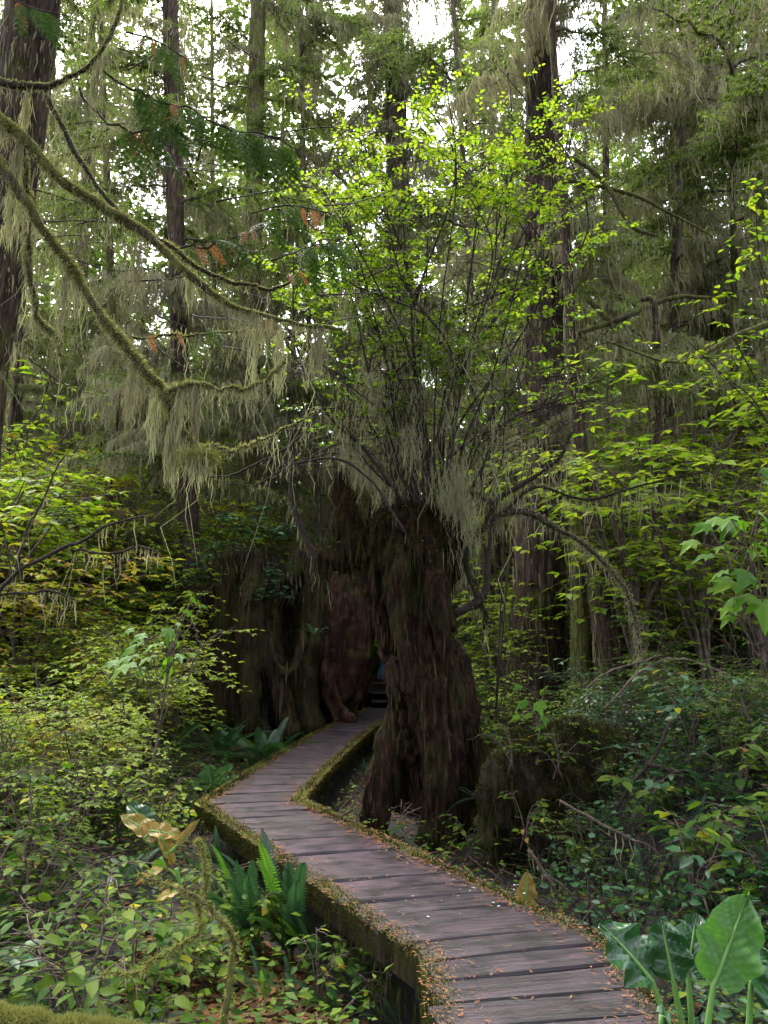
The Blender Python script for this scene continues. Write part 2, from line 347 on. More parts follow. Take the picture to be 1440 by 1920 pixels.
def make_ground():
    u = np.linspace(-1, 1, 300); x = 9 * u + 120 * u ** 5
    q = np.linspace(0, 1, 340); y = -6 + 34 * q + 190 * q ** 5
    X, Y = np.meshgrid(x, y); Z = ground_z(X, Y); n, m_ = X.shape
    i, j = np.meshgrid(np.arange(n-1), np.arange(m_-1), indexing='ij')
    b = MB(); b.add(np.stack([X, Y, Z], -1), None, np.stack([i*m_+j, i*m_+j+1, (i+1)*m_+j+1, (i+1)*m_+j], -1).reshape(-1, 4), 0)
    o = link('ground', b.mesh('ground', 'soil')); o['kind'] = 'structure'; return o
make_ground()

# ------------------------------------------------------------------ boardwalk
W_B = .47
def box(b, c, ax, ay, az, hx, hy, hz, jit=0.0, m=0):
    v = []
    for sz in (-1, 1):
        for sx, sy in ((-1, -1), (1, -1), (1, 1), (-1, 1)):
            v.append(np.asarray(c) + np.asarray(ax) * (sx * hx + U(-jit, jit)) + np.asarray(ay) * (sy * hy + U(-jit, jit) * .4) + np.asarray(az) * (sz * hz + U(-jit, jit) * .3))
    return b.add(v, None, [[0, 3, 2, 1], [4, 5, 6, 7], [0, 1, 5, 4], [1, 2, 6, 5], [2, 3, 7, 6], [3, 0, 4, 7]], None, m)
def plank_mesh(la, lb, wa, wb, th):
    """a worn board: length along X (la left, lb right), width wa at the left and wb at the right end, rounded long edges"""
    n = 9; xs = np.linspace(-la, lb, n); prof = [(-1, -1), (-1, .1), (-.94, .9), (-.2, 1), (.94, .9), (1, .1), (1, -1)]
    v = []
    ph = U(0, 9)
    for i, x in enumerate(xs):
        t = i / (n - 1); hw = (wa + (wb - wa) * t) * .5; e = .0045
        for a, c in prof: v.append([x + (U(-.006, .006) if i in (0, n-1) else 0), a * hw + e * math.sin(x * 7 + ph + a), c * th + .004 * math.sin(x * 3 + ph)])
    k = len(prof); q = [[i*k+j, (i+1)*k+j, (i+1)*k+j+1, i*k+j+1] for i in range(n-1) for j in range(k-1)] + [[i*k+k-1, (i+1)*k+k-1, (i+1)*k, i*k] for i in range(n-1)]
    b = MB(); b.add(v, [[0, j, j+1] for j in range(1, k-1)] + [[(n-1)*k, (n-1)*k+j+1, (n-1)*k+j] for j in range(1, k-1)], q)
    return b.mesh('plank', 'plank_wood', False)
nb_ = MB(); nb_.tube([[0, 0, -.004], [0, 0, .002]], [.006, .006], 8); NAIL = nb_.mesh('nail', 'nail')
board = thing('boardwalk', 'zigzag boardwalk of weathered purple brown planks with mossy edges', 'boardwalk', (0, 0, 0)); board['kind'] = 'structure'
def seg_frames():
    out = []
    for a, b in zip(PATH[:-1], PATH[1:]):
        d = (b - a) / np.linalg.norm(b - a); out.append((a, b, d, np.array([d[1], -d[0]])))
    return out
SEG = seg_frames()
mit = []                                                      # mitre direction at each joint
for i in range(len(PATH)):
    if i == 0: mit.append(SEG[0][3])
    elif i == len(PATH) - 1: mit.append(SEG[-1][3])
    else:
        s_ = SEG[i-1][3] + SEG[i][3]; s_ = s_ / np.linalg.norm(s_); mit.append(s_ / (s_ @ SEG[i][3]))
edges = {-1: [], 1: []}
for i, pnt in enumerate(PATH):
    for sd in (-1, 1): edges[sd].append(pnt + mit[i] * sd * W_B)
edges = {k: np.array(v) for k, v in edges.items()}
for si in range(len(SEG)):
    l0, l1, r0, r1 = edges[-1][si], edges[-1][si+1], edges[1][si], edges[1][si+1]
    n = max(1, round(np.linalg.norm(PATH[si+1] - PATH[si]) / .243))
    for k in range(n):
        ta, tb = k / n, (k + 1) / n
        la, lb, ra, rb = l0 + (l1-l0)*ta, l0 + (l1-l0)*tb, r0 + (r1-r0)*ta, r0 + (r1-r0)*tb
        lc, rc = (la+lb)/2, (ra+rb)/2; c = (lc+rc)/2; d = rc - lc; L = np.linalg.norm(d); ax = d / L; ay = np.array([-ax[1], ax[0]])
        wl, wr = abs((lb-la) @ ay), abs((rb-ra) @ ay); gap = U(.010, .019)
        o = bpy.data.objects.new('plank', plank_mesh(L/2 + U(-.02, .02), L/2 + U(-.02, .02), max(.02, wl - gap), max(.02, wr - gap), .019)); C.link(o); o.parent = board
        o.location = (c[0], c[1], -.02 + U(-.006, .006)); o.rotation_euler = (U(-.02, .02), U(-.006, .006), math.atan2(ax[1], ax[0]) + U(-.008, .008))
        if c[1] < 8.5:
            for nx in (-L/2 + .085, L/2 - .085):
                for ny in (-.05, .055): no_ = bpy.data.objects.new('nail', NAIL); C.link(no_); no_.parent = o; no_.location = (nx + U(-.015, .015), ny + U(-.015, .015), .0185)
for sd in (-1, 1):                                            # stringers under the planks, each straight run its own beam
    for si in range(len(SEG)):
        a = PATH[si] + mit[si] * sd * (W_B - .09); b_ = PATH[si+1] + mit[si+1] * sd * (W_B - .09); c = (a + b_) / 2; d = b_ - a; L = np.linalg.norm(d); d = d / L
        b = MB(); box(b, (c[0], c[1], -.125), (d[0], d[1], 0), (-d[1], d[0], 0), (0, 0, 1), L/2 + .02, .06, .083, .01)
        part(board, 'stringer', b, 'old_wood', smooth=False)
def edge_points(n, lo, hi, zlo, zhi, ymax=21):
    """random points along both edges of the deck; lo..hi metres outwards from the plank ends"""
    seglen = np.array([np.linalg.norm(b - a) for a, b, _, _ in SEG]); wgt = seglen / np.linspace(1, 3, len(seglen)); wgt /= wgt.sum()
    si = rng.choice(len(SEG), n, p=wgt); t = rng.random(n); sd = rng.choice([-1, 1], n); out = []
    off = U(lo, hi, n)
    A = np.array(PATH)[si]; B = np.array(PATH)[si+1]; MA = np.array(mit)[si]; MBt = np.array(mit)[si+1]
    base = (A + (B-A)*t[:, None]); mm = MA + (MBt-MA)*t[:, None]
    p = base + mm * (sd * (W_B + off))[:, None]
    return np.stack([p[:, 0], p[:, 1], U(zlo, zhi, n)], -1), mm * sd[:, None], off
# moss creeping over the plank ends and hanging down the sides
mb = MB()
p, o_, off = edge_points(80000, -.10, .07, -.005, .02)
keep = rng.random(len(p)) < np.clip((off + .10) / .09, 0, 1) * (.55 + .6 * fbm(p * np.array([4, 4, 0]), 2) + .25)
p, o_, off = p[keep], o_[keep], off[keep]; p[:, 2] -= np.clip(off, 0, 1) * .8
mb.blades(p, np.concatenate([o_ * .5, np.full((len(p), 1), .8)], 1) + rng.normal(0, .5, (len(p), 3)), U(.012, .035, len(p)) * np.clip(p[:, 1] / 7, .45, 1.2), U(.004, .010, len(p)) * np.clip(p[:, 1] / 7, .4, 1.2))
p, o_, off = edge_points(110000, .0, .05, -.14, .01)
p[:, :2] += o_ * (.02 * vnoise(p * 9))[:, None]
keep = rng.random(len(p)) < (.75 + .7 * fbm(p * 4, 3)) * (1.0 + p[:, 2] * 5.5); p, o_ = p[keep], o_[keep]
mb.blades(p, np.concatenate([o_ * .8, np.full((len(p), 1), -.35)], 1) + rng.normal(0, .7, (len(p), 3)), U(.008, .032, len(p)) * np.clip(p[:, 1] / 7, .5, 1.2), U(.004, .010, len(p)) * np.clip(p[:, 1] / 7, .4, 1.2))
p, o_, off = edge_points(1600, .02, .08, -.30, -.03); mb.strands(p, U(.05, .16, len(p)), U(.006, .014, len(p)), 2)
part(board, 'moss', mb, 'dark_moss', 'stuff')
mb = MB()
p, o_, off = edge_points(44000, -.08, .06, .0, .025)
keep = (rng.random(len(p)) < .35 + .8 * fbm(p * np.array([2.5, 2.5, 0]) + 7, 2)); p, o_ = p[keep], o_[keep]
mb.blades(p, np.concatenate([o_ * .4, np.full((len(p), 1), 1.)], 1) + rng.normal(0, .45, (len(p), 3)), U(.01, .03, len(p)) * np.clip(p[:, 1] / 7, .5, 1.2), U(.003, .008, len(p)) * np.clip(p[:, 1] / 7, .4, 1.2))
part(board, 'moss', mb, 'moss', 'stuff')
# cedar litter on the deck: mostly along the edges, some on the boards
mb = MB()
p, o_, off = edge_points(9500, -.22, .06, .004, .02); k = rng.random(len(p)) < np.where(off < -.12, .2, .9) * (.4 + .9 * (fbm(p * np.array([1.6, 1.6, 0]) + 3, 2) > -.15)); p = p[k]
az = U(0, 6.3, len(p)); mb.inst(T_NEEDLE, p, orient(np.stack([np.cos(az), np.sin(az), U(-.05, .15, len(p))], -1), np.array([0, 0, 1.])), np.stack([U(.03, .09, len(p)), U(.015, .07, len(p)), U(.02, .06, len(p))], -1) * (np.clip(p[:, 1:2] / 6, .6, 1.2)))
p, o_, off = edge_points(700, -.47, .0, .004, .008)
az = U(0, 6.3, len(p)); mb.inst(T_NEEDLE, p, orient(np.stack([np.cos(az), np.sin(az), 0 * az], -1), np.array([0, 0, 1.])), U(.015, .05, len(p)))
part(board, 'cedar_litter', mb, 'orange_litter', 'stuff')
mb = MB(); p = np.array([P(x + rng.normal(0, 30), y + rng.normal(0, 14), 5.5) for x, y in [(880, 1670)] * 26]); 
dd = np.array([ray(x, y) for x, y in zip(rng.normal(860, 60, 26), rng.normal(1672, 24, 26))]); p = np.array([0, 0, CAM_Z]) + dd * (-CAM_Z / dd[:, 2])[:, None]; p[:, 2] = .008
az = U(0, 6.3, 26); mb.inst(T_SIMPLE, p, orient(np.stack([np.cos(az), np.sin(az), 0*az], -1), np.array([0, 0, 1.])), U(.012, .028, 26)); part(board, 'fallen_petals', mb, 'petal', 'stuff')
# far raised run the walker stands on, with a step up to it
FAR_Z = .68
far = thing('boardwalk', 'raised far boardwalk crossing behind the stump, under the walker', 'boardwalk', (0, 22, FAR_Z)); far['kind'] = 'structure'
for k in range(16):
    o = bpy.data.objects.new('plank', plank_mesh(.5, .5, .225, .225, .02)); C.link(o); o.parent = far
    o.location = (-.75 + k * .243, 0, -.02 + U(-.004, .004)); o.rotation_euler = (0, 0, math.pi/2 + U(-.01, .01))
for yy in (-.4, .4):
    b = MB(); box(b, (1.05, 22 + yy, FAR_Z - .17), (1, 0, 0), (0, 1, 0), (0, 0, 1), 2.0, .06, .12); part(far, 'stringer', b, 'old_wood', smooth=False)
for k, zz in enumerate((.22, .45)):
    b = MB(); box(b, (.12, 21.12 + .2 * k, zz - .03), (1, 0, 0), (0, 1, 0), (0, 0, 1), .46, .14, .03); part(far, 'step', b, 'plank_wood', smooth=False)

# ------------------------------------------------------------------ sculpted wood: union of tubes, remeshed, with grain
def blob(tubes, voxel, disp, seed=0):
    b = MB()
    for pts, rad in tubes:
        n = max(6, 5 * len(pts)); q = crom(pts, n); r = np.interp(np.linspace(0, len(pts)-1, n), np.arange(len(pts)), rad)
        # rounded ends
        a0, a1 = norm(q[0]-q[1]), norm(q[-1]-q[-2])
        q = np.vstack([q[0]+a0*r[0]*.8, q[0]+a0*r[0]*.5, q, q[-1]+a1*r[-1]*.5, q[-1]+a1*r[-1]*.8]); r = np.concatenate([[r[0]*.35, r[0]*.8], r, [r[-1]*.8, r[-1]*.35]])
        b.tube(q, r, 18)
    me = b.mesh('tmp', 'twig'); o = bpy.data.objects.new('tmp', me); C.link(o)
    md = o.modifiers.new('r', 'REMESH'); md.mode = 'VOXEL'; md.voxel_size = voxel
    dg = bpy.context.evaluated_depsgraph_get(); ev = o.evaluated_get(dg); em = ev.to_mesh()
    n = len(em.vertices); V = np.zeros(n*3, np.float32); em.vertices.foreach_get('co', V); V = V.reshape(-1, 3).astype(float)
    N = np.zeros(n*3, np.float32); em.vertices.foreach_get('normal', N); N = N.reshape(-1, 3).astype(float)
    Q = np.zeros(len(em.loops), np.int32); em.loops.foreach_get('vertex_index', Q); Q = Q.reshape(-1, 4)
    ev.to_mesh_clear(); bpy.data.objects.remove(o); bpy.data.meshes.remove(me)
    V = V + N * disp(V, N)[:, None]
    out = MB(); out.add(V, None, Q, 0); return out, V, N, Q
def grain(amp, fx=6., fz=.8, seed=0.):
    def f(V, N):
        w_ = V + .12 * np.stack([vnoise(V*1.3+seed), vnoise(V*1.3+9+seed), 0*V[:, 0]], -1)
        s = w_ * np.array([fx, fx, fz]) + seed
        return amp * (1.3 * (np.abs(vnoise(s)) * -1 + .3) + .6 * vnoise(s*2.3) + .35 * vnoise(s * 5)) + amp * .8 * fbm(V * 2.2 + seed, 3)
    return f
def surf(V, N, Q, n, wfun=None):
    c = V[Q].mean(1); nn = norm(N[Q].mean(1)); a = np.linalg.norm(np.cross(V[Q[:, 2]]-V[Q[:, 0]], V[Q[:, 3]]-V[Q[:, 1]]), axis=1)
    if wfun is not None: a = a * np.clip(wfun(c, nn), 0, None)
    i = rng.choice(len(Q), n, p=a / a.sum()); u = rng.random((n, 4)); u /= u.sum(1, keepdims=True)
    return np.einsum('nk,nkd->nd', u, V[Q[i]]), nn[i]

def pt(lst, Y):   # pixel list [(px,py,r_px[,Y])] -> points, radii
    pts = [P(a[0], a[1], a[3] if len(a) > 3 else Y) for a in lst]; rad = [pr(a[2], a[3] if len(a) > 3 else Y) for a in lst]
    return np.array(pts), np.array(rad)

# --- the near stump
SY = 8.8
st = [pt(l, SY) for l in [
    [(770, 1000, 60), (770, 1050, 70), (774, 1100, 62), (782, 1150, 53), (793, 1210, 55), (808, 1290, 64), (820, 1350, 64)],
    [(808, 1290, 52, 8.6), (826, 1370, 38, 8.5), (838, 1440, 34, 8.4), (840, 1520, 30, 8.35), (834, 1610, 36, 8.3)],
    [(790, 1300, 32, 8.5), (802, 1380, 19, 8.4), (812, 1470, 17, 8.3), (806, 1600, 22, 8.25)],
    [(838, 1240, 40, 8.9), (860, 1330, 36, 8.95), (880, 1420, 29, 8.95), (897, 1500, 26, 8.9), (908, 1590, 34, 8.9)],
    [(752, 1250, 24, 8.6), (738, 1330, 17, 8.5), (722, 1400, 13, 8.45), (706, 1470, 14, 8.4), (698, 1570, 22, 8.4)],
    [(815, 1330, 66, 9.5), (815, 1440, 70, 10.0), (800, 1590, 85, 10.0)], [(738, 1400, 26, 9.7), (728, 1500, 30, 9.7), (720, 1570, 36, 9.7)],
    [(735, 1005, 46), (695, 1018, 42), (652, 1036, 32), (615, 1048, 17), (604, 1072, 12)],
    [(722, 1040, 36), (705, 1085, 26), (720, 1140, 26), (742, 1220, 26)],
    [(638, 900, 13), (644, 935, 22), (652, 970, 28), (664, 1005, 30), (684, 1030, 28)],
    [(720, 982, 20), (765, 968, 26), (810, 978, 28), (842, 1005, 24), (858, 1035, 14)],
    [(838, 1015, 34), (845, 1060, 26), (832, 1110, 18), (832, 1170, 20)], [(752, 1050, 14, 8.35), (748, 1120, 16, 8.4), (757, 1200, 16, 8.4), (772, 1290, 14, 8.4)], [(812, 1080, 14, 8.4), (824, 1160, 15, 8.4), (842, 1240, 15, 8.45), (858, 1320, 14, 8.5)]]]
smb, sV, sN, sQ = blob(st, .016, grain(.07, 8.5, 1.3, 3.))
sb = P(800, 1590, 8.8); sb[2] = gz(sb[0], 8.8)
stump = thing('cedar_stump', 'tall dark hollow cedar stump leaning beside the boardwalk bend', 'stump', tuple(sb))
part(stump, 'trunk', smb, 'stump_wood')
def tubepart(parent, name, ctrl, Y, k=8, mats='dark_twig', n=24, rough=.15):
    p_, r_ = pt(ctrl, Y); q = crom(p_, n); r = np.interp(np.linspace(0, len(p_)-1, n), np.arange(len(p_)), r_)
    b = MB(); b.tube(q, r, k, rough=rough); part(parent, name, b, mats); return q, r
br_pts = []
for ctrl in ([(536, 760, 5), (545, 850, 8), (553, 930, 9), (566, 990, 10), (585, 1035, 10), (606, 1060, 12)],
             [(850, 1150, 14), (885, 1138, 13), (908, 1105, 12), (920, 1050, 10), (924, 990, 9), (918, 950, 8), (880, 920, 6), (840, 905, 4)],
             [(893, 1120, 7), (884, 1080, 7), (880, 1030, 6), (885, 1000, 5), (915, 1035, 3)],
             [(890, 1125, 6), (905, 1150, 5), (912, 1180, 3)],
             [(915, 985, 9), (940, 960, 9), (990, 965, 11), (1040, 990, 8), (1090, 1020, 6), (1140, 1060, 6), (1172, 1110, 6), (1190, 1170, 5), (1196, 1220, 3)],
             [(905, 1000, 6), (925, 940, 8), (965, 912, 8), (1010, 890, 6), (1050, 855, 5), (1072, 810, 3)],
             [(905, 990, 5), (960, 950, 5), (1010, 915, 4), (1100, 930, 4), (1200, 905, 3), (1330, 880, 2)]):
    ctrl = [(x_ + rng.normal(0, 3), y_ + rng.normal(0, 3), r_ * .62) for x_, y_, r_ in ctrl]; q, r = tubepart(stump, 'side_branch', ctrl, SY, rough=.4, n=40); br_pts.append((q, r))
# moss, root fibre and lichen over the stump
mb = MB(); p, nn = surf(sV, sN, sQ, 40000, lambda c, n: (.05 + np.clip(n[:, 2] + .2, 0, 1) * 1.4) * (fbm(c * 2.0 + 2, 3) + .15 + 1.1 * sstep(2.2, 2.7, c[:, 2])))
mb.blades(p, nn + rng.normal(0, .55, nn.shape) + [0, 0, -.15], U(.012, .045, len(p)), U(.004, .010, len(p)))
for q, r in br_pts:
    i = rng.integers(0, len(q), 1500); d = norm(rng.normal(size=(1500, 3))); mb.blades(q[i] + d * r[i][:, None] * .8, d + [0, 0, -.2], U(.015, .05, 1500), U(.004, .01, 1500))
part(stump, 'moss', mb, 'dark_moss', 'stuff')
def fibres(parent, V, N, Q, n, mat, lo, hi, w0, w1, wf=None):
    b = MB(); p, nn = surf(V, N, Q, n, wf); L = U(lo, hi, n); W = U(w0, w1, n); side = norm(np.cross(nn, [0, 0, 1.])); up = norm(np.cross(side, nn)) + rng.normal(0, .05, (n, 3)); nn_ = nn
    k = np.array([0, .3, .7, 1]); prof = np.array([.3, 1, .9, .15]); lift = np.array([.03, .012, .012, .035]); c = p[:, None] + up[:, None] * (k - .5)[None, :, None] * L[:, None, None] + nn[:, None] * (lift[None] * U(.4, 1.4, (n, 1)))[..., None]
    hw = side[:, None] * (W[:, None] * prof[None])[..., None] * .5; v = np.stack([c - hw, c + hw], 2).reshape(-1, 3); bi = (np.arange(n) * 8)[:, None] + (np.arange(3) * 2)[None]
    b.add(v, None, np.stack([bi, bi+1, bi+3, bi+2], -1).reshape(-1, 4), np.repeat(rng.random(n), 8)); part(parent, 'bark_fibre', b, mat, 'stuff')
leafmat('fibre', [(.007, .005, .004), (.02, .012, .008), (.04, .021, .012), (.06, .036, .018), (.035, .033, .012)], .05, .9, .1)
mb = MB()
for _ in range(46):
    p0, n0 = surf(sV, sN, sQ, 1, lambda c, n: (c[:, 2] > 2.75) * np.clip(n[:, 2] + .1, 0, 1) + .004); l = U(.08, .30); d = norm(np.array([U(-.35, .35), U(-.35, .35), 1.])); mb.tube(np.array([p0[0] - d*.05, p0[0] + d*l*.5, p0[0] + d*l]), [U(.02, .045), U(.012, .028), .003], 5, rough=.3)
part(stump, 'splinter', mb, 'stump_wood', 'stuff')
leafmat('fibre_grey', [(.03, .022, .018), (.07, .052, .043), (.11, .085, .07), (.15, .12, .10)], .05, .9, .1)
fibres(stump, sV, sN, sQ, 1500, 'fibre', .06, .3, .005, .018, lambda c, n: (c[:, 2] < 2.6) * 1.0 + .1)
mb = MB(); p, nn = surf(sV, sN, sQ, 900, lambda c, n: (c[:, 2] > 2.2) * (n[:, 2] < .3) * 1.0 + .02)
mb.strands(p + nn * .02, U(.05, .26, 900), U(.005, .014, 900), 3, .12)
part(stump, 'hanging_root_fibre', mb, 'dark_moss', 'stuff')
mb = MB()
for j, (q, r) in enumerate(br_pts):
    n = 260 if j > 3 else 60; i = rng.integers(2, len(q), n); mb.strands(q[i], rng.exponential(.13, n) + .04, U(.004, .012, n), 3)
i = rng.integers(0, 40, 2600); q, r = br_pts[4]; d = norm(rng.normal(size=(2600, 3))); mb.blades(q[i] + rng.normal(0, .03, (2600, 3)), d + [0, 0, -.3], U(.02, .06, 2600), U(.004, .01, 2600))
p, nn = surf(sV, sN, sQ, 70, lambda c, n: (c[:, 2] > 2.6) * (c[:, 0] > .5) * 1.0); mb.strands(p, U(.15, .5, 70), U(.006, .016, 70), 4, .08)
part(stump, 'lichen', mb, 'lichen', 'stuff')
mb = MB(); p, nn = surf(sV, sN, sQ, 700, lambda c, n: np.clip(n[:, 2], 0, 1) * (c[:, 2] > 2)); az = U(0, 6.3, 700)
mb.inst(T_NEEDLE, p + nn * .03, orient(np.stack([np.cos(az), np.sin(az), U(-.4, .2, 700)], -1), np.array([0, 0, 1.])), U(.04, .11, 700)); part(stump, 'fallen_needles', mb, 'litter', 'stuff')

# --- the great hollow stump cluster behind, left
BY = 16.0
bt = [pt(l, BY) for l in [
    [(402, 1095, 18), (388, 1140, 34), (385, 1200, 44), (390, 1270, 48), (385, 1345, 55)],
    [(436, 1080, 26), (425, 1150, 44), (430, 1230, 46), (430, 1345, 60)],
    [(492, 1060, 30, 15.5), (485, 1120, 36, 15.4), (472, 1180, 30, 15.3), (468, 1240, 22, 15.2), (466, 1300, 19, 15.1), (464, 1370, 24, 15.1)],
    [(500, 1160, 26, 15.5), (508, 1220, 17, 15.3), (520, 1275, 15, 15.2), (534, 1330, 17, 15.1), (542, 1370, 20, 15.1)],
    [(598, 1060, 22, 15.8), (592, 1120, 20, 15.7), (584, 1180, 17, 15.6), (575, 1240, 15, 15.5), (572, 1300, 16, 15.5), (580, 1360, 20, 15.5)],
    [(560, 1095, 24, 16.6), (550, 1160, 34, 17), (548, 1240, 40, 17), (548, 1350, 45, 17)],
    [(405, 1085, 20), (440, 1050, 24), (490, 1062, 26), (530, 1090, 22)], [(548, 1075, 22), (575, 1040, 16), (602, 1055, 18)],
    [(515, 1170, 7, 15.3), (512, 1210, 7, 15.1), (520, 1245, 7, 15), (535, 1262, 8, 15), (550, 1255, 7, 15), (562, 1225, 6, 15.1), (572, 1180, 6, 15.3)],
    [(345, 1180, 12), (350, 1250, 18), (352, 1345, 26)]]]
bmb, bV, bN, bQ = blob(bt, .032, grain(.09, 3.2, .4, 8.))
bb = P(470, 1360, BY); bb[2] = gz(bb[0], BY)
big = thing('hollow_stump', 'huge mossy hollow stump with root legs and shrubs growing on its rim', 'stump', tuple(bb)); part(big, 'trunk', bmb, 'old_wood'); fibres(big, bV, bN, bQ, 900, 'fibre', .2, .9, .015, .05)
mb = MB(); p, nn = surf(bV, bN, bQ, 16000, lambda c, n: (.1 + np.clip(n[:, 2] + .2, 0, 1)) * (fbm(c * 1.3, 3) + .4)); mb.blades(p, nn + rng.normal(0, .5, nn.shape), U(.02, .08, len(p)), U(.008, .02, len(p))); part(big, 'moss', mb, 'dark_moss', 'stuff')
mb = MB(); p, nn = surf(bV, bN, bQ, 500, lambda c, n: (c[:, 2] > 2.9) * 1.0); mb.strands(p, U(.15, .6, 500), U(.01, .03, 500), 3); part(big, 'lichen', mb, 'lichen', 'stuff')
RY = 18.0
rt = [pt(l, RY) for l in [
    [(640, 1095, 34), (650, 1140, 46), (652, 1190, 52), (648, 1240, 52), (638, 1290, 44), (620, 1330, 34)],
    [(600, 1140, 24), (600, 1220, 34), (596, 1290, 36), (590, 1345, 40)],
    [(606, 1200, 9, 17.55), (606, 1260, 8, 17.4), (612, 1305, 7, 17.2), (628, 1352, 9, 17)], [(622, 1240, 7, 17.45), (622, 1280, 7, 17.3), (634, 1318, 7, 17.1), (656, 1352, 10, 17)],
    [(676, 1120, 20, 18), (684, 1180, 20, 18), (680, 1240, 20, 18), (662, 1300, 18, 18)]]]
rmb, rV, rN, rQ = blob(rt, .03, grain(.12, 2.6, .45, 21.))
rb = P(630, 1350, RY); rb[2] = gz(rb[0], RY)
red = thing('cedar_stump', 'smooth reddish bulging cedar stump beside the far boardwalk', 'stump', tuple(rb)); part(red, 'trunk', rmb, 'red_wood')
mb = MB(); p, nn = surf(rV, rN, rQ, 3500, lambda c, n: np.clip(n[:, 2] - .1, 0, 1) + .01); mb.blades(p, nn + rng.normal(0, .5, nn.shape), U(.02, .07, len(p)), U(.008, .02, len(p))); part(red, 'moss', mb, 'dark_moss', 'stuff')

# --- mossy root bank on the right
ky = 7.7
kt = [pt(l, ky) for l in [
    [(975, 1400, 26), (985, 1440, 42), (995, 1520, 40, 7.7), (1000, 1640, 55, 7.7)], [(940, 1420, 14, 7.6), (950, 1500, 16, 7.5), (945, 1600, 22, 7.5)], [(1040, 1400, 34, 7.9), (1050, 1500, 36, 7.8), (1060, 1640, 50, 7.7)],
    [(1050, 1420, 50, 8), (1120, 1430, 55, 8.2), (1200, 1450, 55, 8.2), (1320, 1470, 60, 8.2)],
    [(920, 1440, 12, 7.4), (918, 1500, 14, 7.4), (915, 1580, 20, 7.4)], [(1060, 1450, 30, 7.7), (1075, 1540, 22, 7.5), (1040, 1660, 30, 7.4)]]]
kmb, kV, kN, kQ = blob(kt, .035, grain(.14, 3.2, 2.2, 31.))
kb = P(1000, 1640, ky); kb[2] = gz(kb[0], ky)
bank = thing('rotten_stump', 'low rotten stump draped in moss right of the tall stump', 'stump', tuple(kb)); part(bank, 'trunk', kmb, 'old_wood')
mb = MB(); p, nn = surf(kV, kN, kQ, 34000, lambda c, n: (.3 + np.clip(n[:, 2] + .3, 0, 1)) * (fbm(c * 2, 3) + .5)); mb.blades(p, nn + rng.normal(0, .6, nn.shape), U(.02, .07, len(p)), U(.006, .014, len(p)))
p, nn = surf(kV, kN, kQ, 420, lambda c, n: (c[:, 1] < 8.1) * (n[:, 1] < .1) * (fbm(c * 3, 2) > 0)); mb.strands(p + nn * .02, U(.06, .5, 420), U(.006, .016, 420), 3, .1); part(bank, 'moss', mb, 'dark_moss', 'stuff')

# ------------------------------------------------------------------ boughs (local: base at the origin, growing along +X)
def make_bough(seed, L, green, lich, rise=.25, droop=.55, cedar=False, thick=.03, spray=.095):
    global rng
    keep_, rng = rng, np.random.default_rng(seed); b = MB()
    s = np.linspace(0, 1, 14); wob = np.cumsum(rng.normal(0, .018, (14, 3)), 0) * L; wob[0] = 0
    ax = np.stack([L*s, 0*s, L * (rise*s - droop*s*s)], -1) + wob; b.tube(ax, thick * (1 - .85*s), 6, m=0)
    n = int(L * 22); starts = []; SP = []; SD = []; SL = []
    for i in range(n):
        q = .1 + .9 * (i + rng.random()) / n; base = np.array([np.interp(q, s, ax[:, k]) for k in range(3)]); sd = 1 if i % 2 else -1
        l = L * (.10 + .30 * (1 - q)**.7) * U(.55, 1.2); a = math.radians(U(45, 75)); d = np.array([math.cos(a), sd * math.sin(a), U(-.15, .15)])
        m_ = 6; k = np.linspace(0, 1, m_); pts = base + d * (l*k)[:, None] + np.array([0, 0, -1.]) * (l * U(.1, .5) * k*k)[:, None] + np.cumsum(rng.normal(0, .02, (m_, 3)), 0) * l
        b.tube(pts, .007 * (1 - .7*k), 3, m=0, cap=False); starts += list(pts[1:])
        if rng.random() < green:
            ns = max(4, int(l / .017)); kk = np.sort(rng.random(ns)); pp = np.stack([np.interp(kk, k, pts[:, c]) for c in range(3)], -1); sg = rng.choice([-1, 1], ns)
            dn = norm(pts[-1] - pts[0]); sidev = norm(np.cross(dn, [0, 0, 1.])); SP.append(pp)
            SD.append(dn * .65 + sidev * sg[:, None] * .8 + rng.normal(0, .15, (ns, 3)) + ([0, 0, -.5] if cedar else [0, 0, -.08])); SL.append(spray * U(.6, 1.4, ns) * (1.1 - .5 * kk))
    if SP:
        SP, SD, SL = np.vstack(SP), np.vstack(SD), np.concatenate(SL); up = np.array([0, 0, 1.]) + rng.normal(0, .25, (len(SP), 3))
        b.inst(T_NEEDLE, SP, orient(SD, up), np.stack([SL * 1.9, SL, SL], -1), m=1)
    starts = np.array(starts + list(ax[2:]) * 3); nl = int(lich * L * 150)
    if nl:
        i = rng.integers(0, len(starts), nl); cl = .4 + .8 * (vnoise(starts[i] * 2.5) * .5 + .5)
        b.strands(starts[i] + rng.normal(0, .02, (nl, 3)), (rng.exponential(.17, nl) + .05) * cl, U(.008, .026, nl), 3, .08, m=2)
    rng = keep_; return b.mesh('bough', ['twig', 'needle' if not cedar else 'cedar_leaf', 'lichen'])
B_GREEN = [make_bough(100 + i, l, 1.0, .5, .22, .5) for i, l in enumerate((2.6, 3.1, 2.2))]
B_MIX = [make_bough(120 + i, l, .65, 2.4, .15, .6) for i, l in enumerate((2.6, 3.2, 2.2))]
B_DEAD = [make_bough(140 + i, l, .12, 3.6, .05, .5) for i, l in enumerate((2.4, 3.0, 1.7))]

